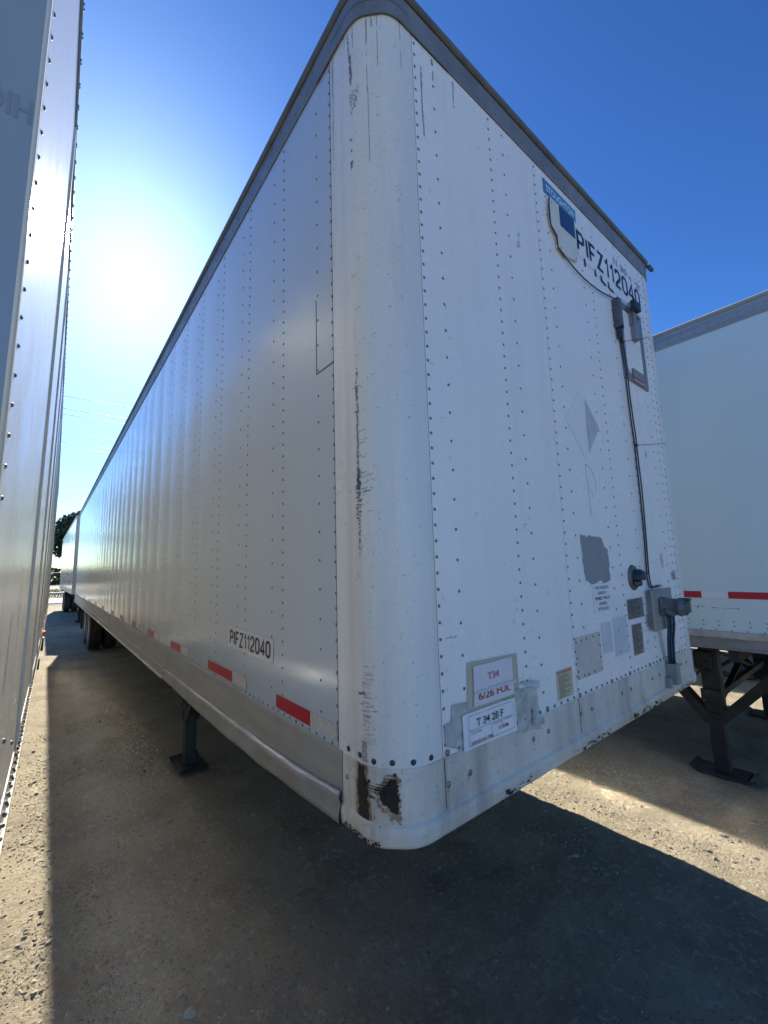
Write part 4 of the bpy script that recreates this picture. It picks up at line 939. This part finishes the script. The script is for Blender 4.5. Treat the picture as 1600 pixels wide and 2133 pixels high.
for k in range(22):
    a = rb.uniform(0, math.tau); d = rb.uniform(2.4, 5.6); blobs.append((math.cos(a)*d, math.sin(a)*d, rb.uniform(4.8, 9.6), rb.uniform(1.2, 2.2), rb.uniform(.9, 1.6)))
crown('crown', MLEAF, TR, blobs, 52000, .19, 1)
hb = []
rb = random.Random(8)
for k in range(46): hb.append((-40+k*2.0+rb.uniform(-.6,.6), 125+rb.uniform(-3,3), 1.6, rb.uniform(1.6,2.6), rb.uniform(1.8,3.2)))
hd = crown('far_shrub_line', MLEAF2, None, hb, 26000, .35, 4); hd['kind'] = 'stuff'; hd['label'] = 'dark far line of shrubs and trees'
# grass verge and pale paving
b = MB(); b.box((-60,46,-.02),(80,110,.03)); v = b.build('grass_verge', MGRASS); v['kind'] = 'structure'; v['label'] = 'dry grass verge beyond the yard'
b = MB(); b.box((-60,35.5,-.02),(80,45,.025)); v = b.build('road', MROAD); v['kind'] = 'structure'; v['label'] = 'pale paved road beyond the pipe barrier'
gt = MB(); r = random.Random(6)
for k in range(5000):
    x = r.uniform(-4, 12); y = r.uniform(46, 75); h_ = r.uniform(.05, .35); a = r.uniform(0, 3)
    gt.add([(x,y,.02),(x+.06*math.cos(a),y+.06*math.sin(a),.02),(x+.03+r.uniform(-.06,.06),y,h_)], [(0,1,2)])
gt = gt.build('grass', MGRASS, None, fix=False); gt['kind'] = 'stuff'; gt['label'] = 'dry grass tufts on the verge'
PF = thing('pipe_barrier', 'low pipe barrier between the yard and the pale road', 'barrier', (0,34.5,0))
b = MB(); b.tube([(-30,0,.78),(30,0,.78)], .05, 8); b.build('rail', MPOST, PF)
b = MB(); b.tube([(-30,0,.12),(30,0,.12)], .04, 8); b.build('rail', MPOST, PF)
for k in range(13):
    x = -29.3+k*5; b = MB(); b.tube([(x,0,-.1),(x,0,.78)], .045, 8); b.build('post', MPOST, PF)
CF = thing('wire_fence', 'tall pale wire fence in front of the far shrubs', 'fence', (0,100,0))
b = MB(); b.tube([(-60,0,2.6),(60,0,2.6)], .07, 6); b.tube([(-60,0,.2),(60,0,.2)], .04, 6); b.build('rail', MPOST, CF)
for k in range(40): x = -58.6+k*3; b = MB(); b.tube([(x,0,-.1),(x,0,2.7)], .05, 6); b.build('post', MPOST, CF)
b = MB(); 
for k in range(300): x = -60+k*.4; b.bar((x,.01,.2), (x,.01,2.6), .008, .008)
b.build('mesh', MPOST, CF)
LP = thing('lamp_post', 'slender lamp post beside the dark tree', 'lamp', (3.05,96,0))
b = MB(); b.tube([(0,0,0),(0,0,7.2)], .07, 8); b.build('pole', MPOST, LP); b = MB(); b.box((-.5,-.15,7.1),(.5,.15,7.3), bev=.03); b.build('lamp_head', MPOST, LP)
for k, (y, z) in enumerate(((42,17.0),(42,15.9),(42,15.4),(55,17.4),(55,16.3),(55,15.8),(90,15.6),(90,15.0))):
    b = MB(); b.tube([(-90+i*9, y, z+.0006*((i-10)*9)**2*.25) for i in range(21)], .022 if y < 60 else .034, 5); o = b.build('power_line', MWIRE)
    tag(o, ['highest wire of the nearest, uppermost set crossing the sky','middle wire of the nearest, uppermost set crossing the sky','lowest wire of the nearest, uppermost set crossing the sky','highest wire of the middle set crossing the sky','middle wire of the middle set crossing the sky','lowest wire of the middle set crossing the sky','upper of the two lowest wires just above the tree','lower of the two lowest wires just above the tree'][k], 'power line', 'power lines crossing the gap between the trailers')
